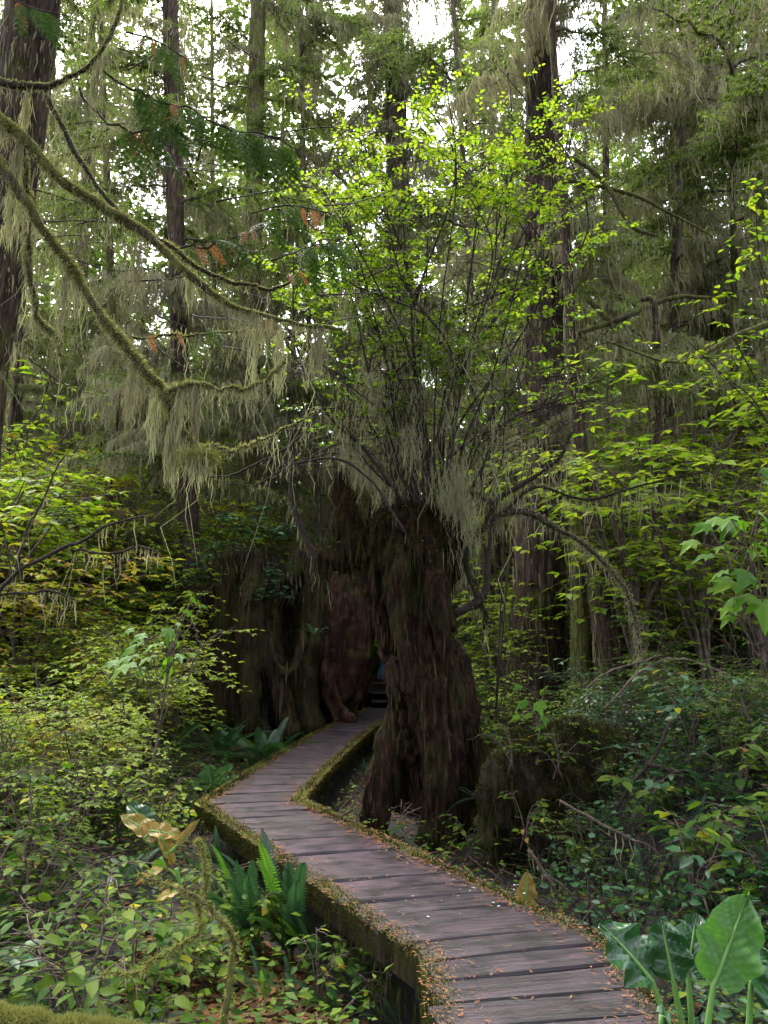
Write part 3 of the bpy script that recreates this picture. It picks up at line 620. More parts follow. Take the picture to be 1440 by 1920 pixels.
# ------------------------------------------------------------------ trees
def trunk_mesh(pts, rad, k=40, n=70, amp=.10, flare=1.35, mats='bark', seed=0., fz=.7):
    q = crom(pts, n); r = np.interp(np.linspace(0, len(pts)-1, n), np.arange(len(pts)), rad); b = MB()
    z = q[:, 2] - q[:, 2].min(); r = r * (1 + (flare - 1) * np.exp(-z / .5)); b.tube(q, r, k, cap=False)
    V = b.v[0]; c = np.repeat(q, k, 0); d = V - c; rr = np.repeat(r, k); zz = np.repeat(z, k); dn = d / rr[:, None]
    g = np.stack([dn[:, 0]*5, dn[:, 1]*5, V[:, 2]*fz], -1) + seed
    h = -np.abs(vnoise(g)) * 1.2 + .5 * vnoise(g*2.7) + .3 * vnoise(g*6) + .5 * fbm(V*.9 + seed, 2)
    b.v[0] = V + dn * (rr * amp * h)[:, None]; return b
def boughs(tree, pts, zlo, zhi, n, sets, smin=.7, smax=1.2, az0=None, az1=None):
    pts = np.asarray(pts, float); o = np.argsort(pts[:, 2]); pts = pts[o]; base = np.array(tree.location)
    for i in range(n):
        z = zlo + (zhi - zlo) * (i + rng.random()) / n; x, y = np.interp(z, pts[:, 2], pts[:, 0]), np.interp(z, pts[:, 2], pts[:, 1])
        a = U(0, 2*math.pi) if az0 is None else U(az0, az1); me = sets[rng.integers(0, len(sets))]
        b = bpy.data.objects.new('bough', me); C.link(b); b.parent = tree; b.location = np.array([x, y, z]) - base
        s = U(smin, smax); b.scale = (s, s * U(.85, 1.15), s); b.rotation_euler = (U(-.15, .15), U(-.25, .2), a)
def tree(name, label, cat, ctrl, Y, mats, boughset, nb, zb, seed, amp=.10, top=None, lich=0, group=None, k=40, moss=0, flare=1.35, **kw):
    p_, r_ = pt(ctrl, Y); p_, r_ = p_[::-1], r_[::-1]            # bottom -> top
    g = gz(p_[0][0], p_[0][1]); p_ = np.vstack([[p_[0][0], p_[0][1], min(g - .15, p_[0][2])], p_]) if p_[0][2] > g - .1 else p_
    r_ = np.concatenate([[r_[0]], r_]) if len(r_) < len(p_) else r_
    if top:                                                     # goes on above the frame
        d = norm(p_[-1] - p_[-2]); e = p_[-1] + d * ((top - p_[-1][2]) / max(d[2], .3)); p_ = np.vstack([p_, e]); r_ = np.concatenate([r_, [r_[-1] * .55]])
    t = thing(name, label, cat, (p_[0][0], p_[0][1], g), group); part(t, 'trunk', trunk_mesh(p_, r_, k, 90, amp, flare, mats, seed), mats)
    if lich:
        n = int(lich); u = rng.random(n); q = crom(p_, 60); rr = np.interp(np.linspace(0, len(p_)-1, 60), np.arange(len(p_)), r_); i = (u * 59).astype(int); a = U(0, 6.3, n)
        s0 = q[i] + np.stack([np.cos(a) * rr[i] * 1.0, np.sin(a) * rr[i] * 1.0, U(-.1, .1, n)], -1); b = MB(); b.strands(s0, rng.exponential(.2, n) + .05, U(.008, .03, n), 3, .05); part(t, 'lichen', b, 'lichen', 'stuff')
    if moss:
        n = int(moss); q = crom(p_, 60); rr = np.interp(np.linspace(0, len(p_)-1, 60), np.arange(len(p_)), r_); i = rng.integers(0, 60, n); a = U(0, 6.3, n); d = np.stack([np.cos(a), np.sin(a), U(-.3, .3, n)], -1)
        b = MB(); b.blades(q[i] + d * rr[i][:, None] * .97 + np.stack([0*a, 0*a, U(-.1, .1, n)], -1), d + rng.normal(0, .3, d.shape), U(.02, .07, n), U(.01, .02, n)); part(t, 'moss', b, 'moss', 'stuff')
    if nb: boughs(t, p_, zb[0], zb[1], nb, boughset, **kw)
    return t, p_, r_
tree('shaggy_tree', 'thick shaggy barked trunk at the left edge behind the mossy limbs', 'tree',
     [(66, -30, 56), (45, 150, 55), (10, 400, 52), (-30, 640, 52), (-75, 1000, 55), (-110, 1330, 60)], 8.0, 'bark', B_GREEN + B_MIX, 11, (11, 16.5), 1., .10, 17, 900, smin=.8, smax=1.2)
tree('conifer_tree', 'slim dark conifer trunk rising behind the cedar sprays, left of centre', 'tree',
     [(318, -20, 17), (326, 300, 18), (338, 700, 18), (350, 900, 19), (360, 1130, 21), (365, 1330, 24)], 17, 'bark', B_MIX + B_GREEN + B_DEAD, 46, (3.2, 20), 2., .1, 26, 260)
tree('conifer_tree', 'pale mossy conifer trunk seen against the bright sky gap', 'tree',
     [(484, -20, 17), (478, 300, 18), (470, 600, 20), (465, 1000, 22), (462, 1250, 25)], 23, 'bark_mossy', B_GREEN + B_MIX, 50, (4, 27), 3., .1, 34, 500, moss=3000)
tree('conifer_tree', 'broad lichen curtained trunk behind the bright bush', 'tree',
     [(735, -20, 20), (745, 300, 24), (752, 700, 30), (750, 1000, 38), (750, 1230, 44)], 25, 'bark', B_DEAD + B_MIX + B_DEAD, 95, (8, 29), 4., .1, 36, 5000, smin=.8, smax=1.5)
tree('hemlock_tree', 'large straight brown trunk standing right of the stump', 'tree',
     [(1014, -20, 33), (1016, 200, 36), (1020, 500, 40), (1016, 800, 44), (1010, 1050, 48), (1004, 1250, 52), (1000, 1330, 58)], 14, 'bark', B_DEAD + B_MIX, 42, (8, 22), 5., .15, 22, 600, k=56)
t6, p6, r6 = tree('young_hemlock', 'thin dark leaning trunk just right of the large brown trunk', 'tree',
     [(1062, 480, 11), (1072, 640, 13), (1085, 800, 15), (1108, 960, 19), (1125, 1100, 22), (1142, 1260, 26), (1146, 1330, 30)], 12, 'bark', B_MIX + B_GREEN, 9, (5, 14), 6., .1, 15, 700, k=24, smin=.45, smax=.8, az0=-1.6, az1=1.2)
tree('dead_snag', 'broken mossy snag with blunt top beside the large brown trunk', 'snag',
     [(1098, 424, 13), (1096, 500, 14), (1088, 620, 12), (1084, 900, 14), (1088, 1240, 18)], 13, 'bark_mossy', B_DEAD, 4, (4.5, 7), 7., .1, None, 250, k=20, moss=3500, smin=.4, smax=.6)
B_MOUNT = [(1250, 600, 12, 16), (1330, 500, 14, 18), (1395, 700, 10, 15), (880, 500, 9, 21), (1235, 850, 8, 12), (215, 500, 11, 21), (150, 500, 13, 26), (1160, 500, 11, 24), (1430, 400, 22, 20), (930, 500, 9, 31), (20, 500, 14, 24), (1290, 400, 10, 27), (600, 500, 6, 24), (540, 500, 6, 28), (410, 500, 7, 25)]
LAB = ['mid distance conifer behind the drooping lichen boughs on the right', 'conifer trunk deep in the lichen curtains at upper right', 'thin conifer trunk above the lobed leaves at the right edge', 'thin far conifer seen between the bright bush and the brown trunk',
       'bent thin sapling with hanging lichen over the right bank', 'far conifer between the shaggy trunk and the slim dark conifer', 'far conifer just right of the shaggy trunk', 'far conifer right of the broken snag', 
       'stout conifer at the upper right corner', 'very thin far conifer left of the brown trunk', 'far conifer hidden behind the shaggy trunk', 'far conifer right of centre in the lichen', 'slim lichen hung conifer just left of the bright bush', 'slim far conifer left of the bright bush, behind the cedar sprays', 'slim far conifer between the slim dark and pale mossy trunks']
for i, ((x, y, r, Y), lb) in enumerate(zip(B_MOUNT, LAB)):
    small = Y < 13; topy = 560 if small else -20
    dx = U(-45, 45); ctrl = [(x + dx, topy, r * .5), (x + dx * .2 + U(-14, 14), 600, r * .8), (x, 1000, r), (x - dx * .2, 1290, r * 1.25)]
    tree('conifer_tree' if not small else 'conifer_sapling', lb, 'tree', ctrl, Y, ('bark_grey', 'bark', 'bark_mossy')[i % 3], (B_GREEN + B_MIX) if i % 2 else (B_MIX + B_DEAD + B_GREEN), 12 if small else 40, (2.0, 7) if small else (2.4, Y * 1.05 + 2), 20. + i, .1,
         None if small else Y * 1.25 + 6, 150 if small else 350, 'conifers of the background wood', k=20, smin=.35 if small else .75, smax=.6 if small else 1.35)

# ------------------------------------------------------------------ near mossy limbs reaching in from the left, with cedar sprays
LY = 4.6
lt = thing('mossy_tree', 'moss covered bare limbs reaching in from the left edge', 'tree', (-3.45, LY, gz(-3.45, LY)))
tp = np.array([[-3.45, LY, -.6], [-3.45, LY, 2], [-3.5, LY + .05, 5], [-3.5, LY + .1, 9], [-3.5, LY + .1, 16]]); part(lt, 'trunk', trunk_mesh(tp, [.22, .2, .17, .14, .05], 28, 60, .1), 'bark_mossy'); boughs(lt, tp, 9.5, 15.5, 9, B_GREEN, 1.0, 1.4)  # upper trunk and boughs are out of view, added to shade the foreground
for bx, by, lb in ((4.4, 3.6, 'unseen shade conifer added just beyond the right edge of the view'), (-2.4, -2.2, 'unseen shade conifer added behind the viewpoint on the left'), (2.9, -2.6, 'unseen shade conifer added behind the viewpoint on the right'), (.3, -4.6, 'unseen shade conifer added straight behind the viewpoint')):  # unseen conifers, added with heavy boughs to darken the foreground
    tq = np.array([[bx, by, gz(bx, by) - .1], [bx, by, 6], [bx + .1, by, 17]]); tt = thing('conifer_tree', lb, 'tree', (bx, by, gz(bx, by)), 'unseen shade conifers added around the viewpoint'); part(tt, 'trunk', trunk_mesh(tq, [.35, .28, .06], 24, 40, .1), 'bark'); boughs(tt, tq, 9.5 if by > 0 else 5, 16.5, 26 if by > 0 else 34, B_GREEN, 1.1, 1.7)
LIMBS = [
  ([(-330, 40, 12), (-100, 140, 16), (0, 158, 17), (60, 172, 16), (100, 178, 12), (145, 165, 9), (200, 130, 8), (232, 70, 7), (241, 0, 6), (243, -60, 4)], LY, .35),
  ([(88, 180, 11), (120, 225, 11), (170, 310, 10), (215, 372, 9), (275, 425, 9), (335, 462, 8), (400, 490, 8), (470, 508, 7), (530, 515, 6), (575, 490, 4), (590, 440, 3)], LY, .25),
  ([(-330, 120, 16), (-60, 190, 22), (10, 228, 21), (60, 270, 21), (125, 335, 20), (200, 388, 19), (270, 432, 18), (325, 482, 16), (390, 542, 14), (450, 580, 11), (500, 597, 7), (565, 612, 6), (620, 628, 5), (660, 634, 3)], LY - .1, 1.),
  ([(-330, 100, 15), (-60, 250, 20), (0, 322, 19), (50, 392, 19), (105, 475, 18), (160, 560, 18), (212, 632, 17), (268, 700, 16), (305, 738, 15), (325, 790, 14), (350, 835, 14), (376, 862, 12)], LY - .3, 1.),
  ([(305, 738, 8), (345, 727, 7), (400, 735, 5), (450, 735, 4), (500, 715, 4), (525, 695, 3)], LY - .3, .4),
  ([(40, 262, 9), (50, 380, 9), (50, 480, 9), (62, 565, 8), (85, 610, 7), (112, 645, 4)], LY, .45),
  ([(195, 132, 5), (260, 165, 5), (340, 200, 4), (430, 235, 4), (500, 260, 3), (550, 285, 2)], LY, 0.),
  ([(150, 165, 5), (200, 215, 4), (245, 243, 4), (290, 240, 3), (320, 220, 2)], LY, 0.),
  ([(340, 465, 5), (400, 450, 4), (470, 430, 3), (540, 400, 2)], LY, 0.),
  ([(250, 628, 4), (330, 622, 4), (420, 612, 3), (520, 590, 2)], LY + .5, .1),
  ([(380, 842, 4), (450, 838, 4), (520, 805, 3), (600, 770, 2)], LY - .3, .1)]
mossb, hang, pale = MB(), MB(), MB()
for j, (ctrl, Y, mo) in enumerate(LIMBS):
    p_, r_ = pt(ctrl, Y); n = 70; q = crom(p_, n); r = np.interp(np.linspace(0, len(p_)-1, n), np.arange(len(p_)), r_) * .45 * (1 + .25 * np.repeat(rng.random(14), 5)[:70])
    q = q + np.cumsum(rng.normal(0, .005, q.shape), 0) + np.interp(np.arange(70), np.arange(0, 71, 7), rng.normal(0, .014, 11))[:, None] * np.array([.3, .3, 1])
    b = MB(); b.tube(q, r, 12, rough=.25); part(lt, 'limb' if r_.max() > pr(8, Y) else 'twig', b, 'bark_mossy' if mo > .5 else 'dark_twig')
    if mo > 0:
        nb = int(12000 * mo); i = rng.integers(0, n, nb); d = norm(rng.normal(size=(nb, 3)) + [0, 0, .5]); tgt = norm(np.gradient(q, axis=0))[i]; d = norm(d - tgt * np.sum(d*tgt, -1, keepdims=True) * .8)
        clump = (.45 + 1.1 * np.clip(vnoise(q[i] * 9) + .3, 0, 1)) * np.clip(r[i] / r.max(), .3, 1)
        st_ = q[i] + (q[np.minimum(i+1, n-1)] - q[i]) * rng.random((nb, 1)) + d * r[i][:, None] * U(.7, 1.15, (nb, 1))
        hb = rng.random(nb) < .35; LL_, WW_ = U(.010, .042, nb) * clump, U(.004, .010, nb); DD_ = d * .8 + tgt * .5 + [0, 0, -.1]; mossb.blades(st_[~hb], DD_[~hb], LL_[~hb], WW_[~hb]); pale.blades(st_[hb], DD_[hb], LL_[hb], WW_[hb])
        ns = int(700 * mo); i = rng.integers(0, n - 4, ns); g_ = np.clip(vnoise(q[i] * 6 + 3) * 2.0 + .1, .0, 1.2)
        s0 = q[i] + rng.normal(0, 1, (ns, 3)) * r[i][:, None] * .6
        hang.strands(s0, (rng.exponential(.08, ns) + .03) * (.25 + g_ * 1.2), U(.002, .006, ns), 5, .1)
        ns = int(520 * mo); i = rng.integers(0, n - 6, ns); g_ = np.clip(vnoise(q[i] * 5 + 11) * 2.2, .0, 1.4); pale.strands(q[i] + rng.normal(0, .012, (ns, 3)), (rng.exponential(.10, ns) + .03) * (.25 + g_ * 1.2), U(.002, .005, ns), 5, .12)
        for c_ in range(int(6 * mo)):                           # long matted ropes of moss
            i0 = rng.integers(4, n-1); ns = 130; L_ = U(.2, .6); s0 = q[i0] + rng.normal(0, .016, (ns, 3)) + np.array([0, 0, 1]) * (-L_ * rng.random((ns, 1)) * .75)
            (hang if c_ % 2 else pale).strands(s0, U(.05, .22, ns), U(.003, .007, ns), 3, .1)
i = 2600; e = P(374, 856, LY - .3); mossb.blades(e + rng.normal(0, 1, (i, 3)) * [.05, .03, .028], rng.normal(size=(i, 3)) * .6 + [.5, 0, -.5], U(.02, .06, i), U(.003, .006, i)); pale.strands(e + rng.normal(0, .04, (260, 3)), U(.04, .16, 260), U(.002, .005, 260), 3)
for _ in range(34):                                            # fine bare twigs
    x0, y0 = U(20, 620), U(60, 700); a = U(-.6, 1.0); l = U(90, 260); p0, p1 = P(x0, y0, LY + U(0, 1.2)), P(x0 + l*math.cos(a), y0 + l*math.sin(a)*.6, LY + U(0, 1.2)); q = crom([p0, (p0+p1)/2 + rng.normal(0, .05, 3), p1], 14); b = MB(); b.tube(q + np.cumsum(rng.normal(0, .004, q.shape), 0), np.linspace(.007, .002, 14), 4); part(lt, 'twig', b, 'dark_twig')
    ns = 26; i_ = rng.integers(0, 14, ns); hang.strands(q[i_], rng.exponential(.05, ns) + .02, U(.002, .006, ns), 3)
part(lt, 'moss', mossb, 'moss', 'stuff'); part(lt, 'hanging_moss', hang, 'lichen', 'stuff'); part(lt, 'hanging_lichen', pale, 'pale_lichen', 'stuff')
def cedar_spray(seed, L=.42):
    r = np.random.default_rng(seed); b = MB(); S = []; D = []; W = []
    n = 13
    for i in range(n):
        q = .08 + .9 * i / n; base = np.array([0, q, -.35*q*q]); sd = 1 if i % 2 else -1; l = .34 * (1 - q*.75) * r.uniform(.8, 1.1); d = norm(np.array([sd*.75, .65, -.25]))
        for k in range(6):
            t_ = (k + .5) / 6; pp = base + d * l * t_ + np.array([0, 0, -.25*l*t_*t_])
            for s2 in (-1, 1): S.append(pp); D.append(d * .8 + np.array([-s2*.45*sd, s2*.45, -.1])); W.append(.085 * (1.15 - .75*t_))
        S.append(base); D.append(d); W.append(l)
    S, D, W = np.array(S), np.array(D), np.array(W); b.inst(T_NEEDLE, S, orient(D, np.array([0, 0, 1.]) + r.normal(0, .1, D.shape)), np.stack([np.where(W > .1, .12, W*2.4), W, W], -1))
    b.tube(np.stack([0*np.linspace(0, 1, 8), np.linspace(0, 1, 8), -.35*np.linspace(0, 1, 8)**2], -1), .006, 3); return b
SPR = [cedar_spray(i).mesh('cedar_spray', 'cedar_leaf') for i in range(4)]; DSPR = [cedar_spray(9 + i).mesh('dead_cedar_spray', 'dead_spray') for i in range(2)]
lb_ = np.array(lt.location)
def sprays(region, n, dead=.1, Y0=LY, lo=.3, hi=.5):
    (x0, y0, x1, y1, w_) = region
    for i in range(n):
        t_ = (i + rng.random()) / n; x, y = x0 + (x1-x0)*t_ + rng.normal(0, w_*.6), y0 + (y1-y0)*t_ + U(-w_*.4, w_); Y = Y0 + U(-.25, .25)
        a = U(-.9, .9); ax = np.array([math.sin(a) * .8 + .35, U(-.3, .3), -.75 + U(-.25, .3)]); R = orient(ax, np.array([U(-.5, .5), -1, .5]))
        dd = rng.random() < dead; piece(lt, 'dead_cedar_spray' if dd else 'cedar_spray', (DSPR if dd else SPR)[rng.integers(0, 2 if dd else 4)], P(x, y, Y) - lb_, R, U(lo, hi) * (.55 if dd else 1))
def sprays_on(ctrl, n, dead, lo=.28, hi=.46, f0=.15):
    q = crom([P(c[0], c[1], LY) for c in ctrl], 60)
    for i in range(n):
        t_ = f0 + (1 - f0) * (i + rng.random()) / n; k = min(58, int(t_ * 59)); tg = norm(q[k+1] - q[k]); sd = U(-1, 1)
        ax = tg * U(.1, .8) + np.array([sd * .3, sd * .7, -U(.35, .95)]); R = orient(ax, np.array([U(-.5, .5), -1, .6])); dd = rng.random() < dead
        piece(lt, 'dead_cedar_spray' if dd else 'cedar_spray', (DSPR if dd else SPR)[rng.integers(0, 2 if dd else 4)], q[k] - lb_, R, U(lo, hi) * (.6 if dd else 1) * (1.1 - .35 * t_))
sprays_on(LIMBS[6][0], 34, .07); sprays_on(LIMBS[7][0], 18, .35, f0=.4); sprays_on(LIMBS[8][0], 12, .3, .22, .36); sprays_on(LIMBS[1][0][7:], 10, .6, .18, .3, .4)
for ctrl in ([(236, 60, 4), (290, 75, 3), (350, 110, 2)], [(10, -10, 4), (60, 15, 3), (130, 30, 2)], [(470, 400, 3), (540, 385, 3), (620, 400, 2)], [(570, 480, 3), (600, 450, 3), (650, 455, 2)]):
    p_, r_ = pt(ctrl, LY); b = MB(); b.tube(crom(p_, 12), np.linspace(r_[0], r_[-1], 12) * .6, 5); part(lt, 'twig', b, 'dark_twig'); sprays_on(ctrl, 9, .15, .24, .38)
sprays_on(LIMBS[9][0], 6, .5, .16, .26, .1)

# ------------------------------------------------------------------ shrubs
def make_shrub(seed, h, spread, leaf, ns=7, tri=True, dens=1.0, flat=.25):
    """stems as point lists and leaf placements, local coordinates"""
    r = np.random.default_rng(seed); stems = []; Pp = []; Ax = []; Up = []; S = []
    def leafat(p, d, sz):
        d = d + np.array([0, 0, .05]); az = math.atan2(d[1], d[0])
        for a in ((-1.1, 0, 1.1) if tri else (0,)):
            Pp.append(p); Ax.append([math.cos(az + a), math.sin(az + a), r.uniform(-.45, .1)]); Up.append(r.normal(0, flat, 3) + [0, 0, 1]); S.append(sz * r.uniform(.6, 1.2) * (1 if a == 0 else .8))
    for i in range(ns):
        a = r.uniform(0, 6.28); sp_ = spread * r.uniform(.3, 1); hh = h * r.uniform(.55, 1.05); k = np.linspace(0, 1, 9)
        pts = np.stack([math.cos(a)*sp_*k**1.6, math.sin(a)*sp_*k**1.6, hh*np.sin(k*1.45)/math.sin(1.45)], -1) + np.cumsum(r.normal(0, .018*h, (9, 3)), 0) * np.minimum(1, k*3)[:, None]; pts[0] = [math.cos(a)*.05, math.sin(a)*.05, -.05]
        stems.append((pts, .010 * h**.5 * (1 - .75*k)))
        for j in range(max(3, int(9 * dens))):
            q = r.uniform(.28, 1); b0 = np.array([np.interp(q, k, pts[:, c]) for c in range(3)]); aa = a + r.normal(0, 1.3); l = h * r.uniform(.12, .34)
            m_ = 5; kk = np.linspace(0, 1, m_); tw = b0 + np.array([math.cos(aa), math.sin(aa), r.uniform(-.1, .5)]) * (l*kk)[:, None] + np.array([0, 0, -.3*l]) * (kk*kk)[:, None] + np.cumsum(r.normal(0, .03*l, (m_, 3)), 0)
            stems.append((tw, .0035 * (1 - .6*kk)))
            nl = max(2, int(l / (leaf * (1.15 if tri else .55))))
            for e in range(nl + 1):
                t_ = (e + .6) / (nl + .6); pp = np.array([np.interp(t_, kk, tw[:, c]) for c in range(3)]); sd = (1 if e % 2 else -1) if e < nl else 0
                da = aa + sd * .9; leafat(pp, np.array([math.cos(da), math.sin(da), 0]), leaf)
    return stems, np.array(Pp), orient(np.array(Ax), np.array(Up)), np.array(S)
def shrub_proto(seed, mat, **kw):
    stems, p_, R, S = make_shrub(seed, **kw); b = MB(); 
    for q, r_ in stems: b.tube(q, r_, 4, cap=False)
    f = MB(); f.inst(T_SIMPLE, p_, R, S); return b.mesh('stem_cluster', 'twig'), f.mesh('foliage', mat)
SHR = {}
for key, mat, kws in (('lime', 'lime_leaf', dict(h=1.7, spread=.9, leaf=.085, ns=9)), ('yellow', 'yellow_leaf', dict(h=1.3, spread=.8, leaf=.08, ns=8)),
                      ('green', 'green_leaf', dict(h=1.2, spread=.8, leaf=.075, ns=8, tri=False, dens=1.5)), ('blue', 'bluegreen_leaf', dict(h=.9, spread=.7, leaf=.075, ns=8, tri=False, dens=1.6))):
    SHR[key] = [shrub_proto(200 + 10*i + len(key), mat, **kws) for i in range(3)]
def place_shrub(key, x, y, s, label, group, name='shrub', cat='shrub', z=None):
    st_, fo = SHR[key][rng.integers(0, 3)]; t = thing(name, label, cat, (x, y, (gz(x, y) if z is None else z) - .02), group); t.rotation_euler = (U(-.1, .1), U(-.1, .1), U(0, 6.28)); t.scale = (s, s, s * U(.85, 1.2))
    a = bpy.data.objects.new('stem_cluster', st_); C.link(a); a.parent = t; f = bpy.data.objects.new('foliage', fo); C.link(f); f.parent = t; f['kind'] = 'stuff'; return t
def zone(n, x0, x1, y0, y1, keys, s0, s1, label, group, name='shrub', dmin=.95):
    k = 0; tries = 0
    while k < n and tries < n * 30:
        tries += 1; Y = math.sqrt(U(y0*y0, y1*y1)); x = U(x0, x1)
        if pathdist(np.array([x]), np.array([Y]))[0] < dmin or (abs(x - .7) < 1.2 and 7.6 < Y < 9.9) or (-4.6 < x < -1.2 and 14.2 < Y < 18.5) or (.18 < x/Y < .24 and Y < 13.8) or (-.28 < x/Y < -.085 and 7.8 < Y < 15) or (-.41 < x/Y < -.2 and Y < 7.4) or (.02 < x/Y < .17 and Y < 7.6): continue
        kk = keys[rng.integers(0, len(keys))]; sc_ = U(s0, s1); f_ = (sc_ - s0) / (s1 - s0)
        place_shrub(kk, x, Y, sc_, ('small ' if f_ < .33 else 'large ' if f_ > .72 else '') + ZC[kk] + ' ' + label + (', nearer part' if Y < (y0 + y1) / 2 else ', farther part'), group, name); k += 1
ZC = {'lime': 'lime green', 'yellow': 'yellowing', 'green': 'mid green', 'blue': 'blue green'}
zone(44, -4.6, -1.9, 5.0, 9, ['lime', 'green', 'lime', 'yellow'], .5, .8, 'shrub in the low thicket left of the boardwalk bend', 'shrubs of the left thicket', 'salmonberry_shrub', 1.1)
zone(84, -8.5, -2.0, 9, 15, ['lime', 'lime', 'yellow', 'lime', 'green'], .8, 1.35, 'shrub in front of the great hollow stump', 'shrubs before the hollow stump', 'salmonberry_shrub', 1.1)
zone(100, -15, -4.4, 15, 27, ['lime', 'lime', 'yellow'], 1.3, 2.5, 'tall shrub on the left hillside', 'shrubs of the left hillside', 'salmonberry_shrub')
zone(26, -4, 1.2, 22.8, 30, ['lime', 'lime', 'green'], 1.3, 2.4, 'shrub behind the stumps, deep in the middle of the wood', 'shrubs deep in the middle', 'huckleberry_shrub')
zone(40, 1.3, 4.8, 10.5, 22, ['lime', 'green', 'lime', 'blue'], .9, 1.7, 'shrub around the large brown trunk', 'shrubs around the brown trunk', 'huckleberry_shrub')
zone(80, 3.0, 14, 10, 26, ['lime', 'green', 'lime', 'blue'], 1.2, 2.4, 'shrub on the rising ground at right', 'shrubs of the right slope', 'huckleberry_shrub')
zone(46, 1.5, 5.6, 6.3, 10.5, ['blue', 'green', 'blue', 'green'], .45, .9, 'low shrub on the dark right bank', 'shrubs of the right bank', 'salal_shrub', 1.2)
zone(70, -26, 26, 27, 46, ['lime', 'green', 'lime'], 2.2, 4.0, 'far understorey bush deep in the wood', 'far understorey bushes', 'understorey_bush')
# slim understorey trees with lime leaves, taller than the shrubs
for i in range(26):
    sd = -1 if i % 2 else 1; Y = U(15, 26); x = sd * U(2.6, .55 * Y)
    if -4.8 < x < 0 and Y < 20: continue
    place_shrub('lime' if i % 3 else 'yellow', x, Y, U(2.6, 4.2), 'slim ' + ('lime' if i % 3 else 'yellowing') + ' understorey tree ' + ('left' if sd < 0 else 'right') + ' of the stumps', 'slim understorey trees', 'vine_maple', 'tree')
for i in range(24):
    sd = -1 if i % 2 else 1; Y = U(11, 16.5); x = sd * U((.45 if sd < 0 else .3) * Y, .6 * Y)
    place_shrub(('lime', 'lime', 'yellow', 'lime', 'green')[i % 5], x, Y, U(1.9, 3.0), ('lime ', 'bright lime ', 'yellowing ', 'pale lime ', 'mid green ')[i % 5] + 'vine maple ' + ('on the left hillside behind the bare branch' if sd < 0 else 'on the right slope behind the lobed leaves'), 'nearer vine maples', 'vine_maple', 'tree')
# young hemlocks with boughs down to the ground
HEM = []
for i in range(40):
    Y = math.sqrt(U(17**2, 32**2)); x = U(-.58, .58) * Y
    if abs(x + .5) < 1.6 and Y < 23 or (-5 < x < 0 and Y < 19) or (abs(x) < 2 and Y < 16): continue
    h = U(4, 11); g = gz(x, Y); p_ = np.array([[x, Y, g - .1], [x + U(-.1, .1), Y, g + h*.5], [x + U(-.2, .2), Y, g + h]])
    HEM.append((x, Y, h, g, p_))
HEM.sort(key=lambda a: a[0] / a[1])
for i, (x, Y, h, g, p_) in enumerate(HEM):
    t = thing('young_hemlock', ('tall' if h > 8 else 'small' if h < 6 else 'medium') + ' young hemlock with lichen hung boughs ' + ('far ' if Y > 22 else '') + ('in the left wood' if x < -1 else 'in the right wood' if x > 2 else 'in the middle of the wood'), 'tree', (x, Y, g), 'young hemlocks of the understorey')
    b = MB(); b.tube(crom(p_, 12), np.linspace(.02 + h*.009, .012, 12), 8, rough=.1); part(t, 'trunk', b, 'bark')
    boughs(t, p_, g + .9, g + h*.98, int(h * 2.6), B_GREEN + B_GREEN + B_MIX if i % 3 else B_MIX + B_DEAD, .4, .85)

# far-off wood that reads as one mass
def far_wood():
    f = MB(); tk = MB()
    for i in range(210):
        Y = U(32, 75); x = U(-.62, .62) * Y; H = U(8, 18) if i % 2 else U(24, 46); g = gz(x, Y); (tk if i % 3 == 0 else MB()).tube([[x, Y, g - .3], [x + U(-.5, .5), Y, g + H * .5], [x + U(-1, 1), Y, g + H]], [U(.15, .3), .15, .04], 6)
        n = 1100; h = g + .3 + (H - .3) * rng.random(n) ** .9; rad = (1.0 + 2.6 * (1 - (h - g) / H)) * np.sqrt(rng.random(n)); lay = np.round(h / .9) * .9; h = lay + rng.normal(0, .16, n) - rad * .15
        a = U(0, 6.28, n); p_ = np.stack([x + np.cos(a)*rad, Y + np.sin(a)*rad, h], -1); d = np.stack([np.cos(a), np.sin(a), np.full(n, -.35)], -1) + rng.normal(0, .35, (n, 3))
        f.inst(T_NEEDLE, p_, orient(d, np.array([0, 0, 1.]) + rng.normal(0, .3, (n, 3))), np.stack([U(1.2, 2.4, n), U(.4, .95, n), U(.4, .95, n)], -1))
    t = thing('distant_forest', 'far conifers merging into one pale green mass behind everything', 'forest', (0, 40, gz(0, 40))); t['kind'] = 'stuff'
    part(t, 'foliage', f, 'needle', 'stuff'); part(t, 'trunk', tk, 'bark_grey', 'stuff')
far_wood()

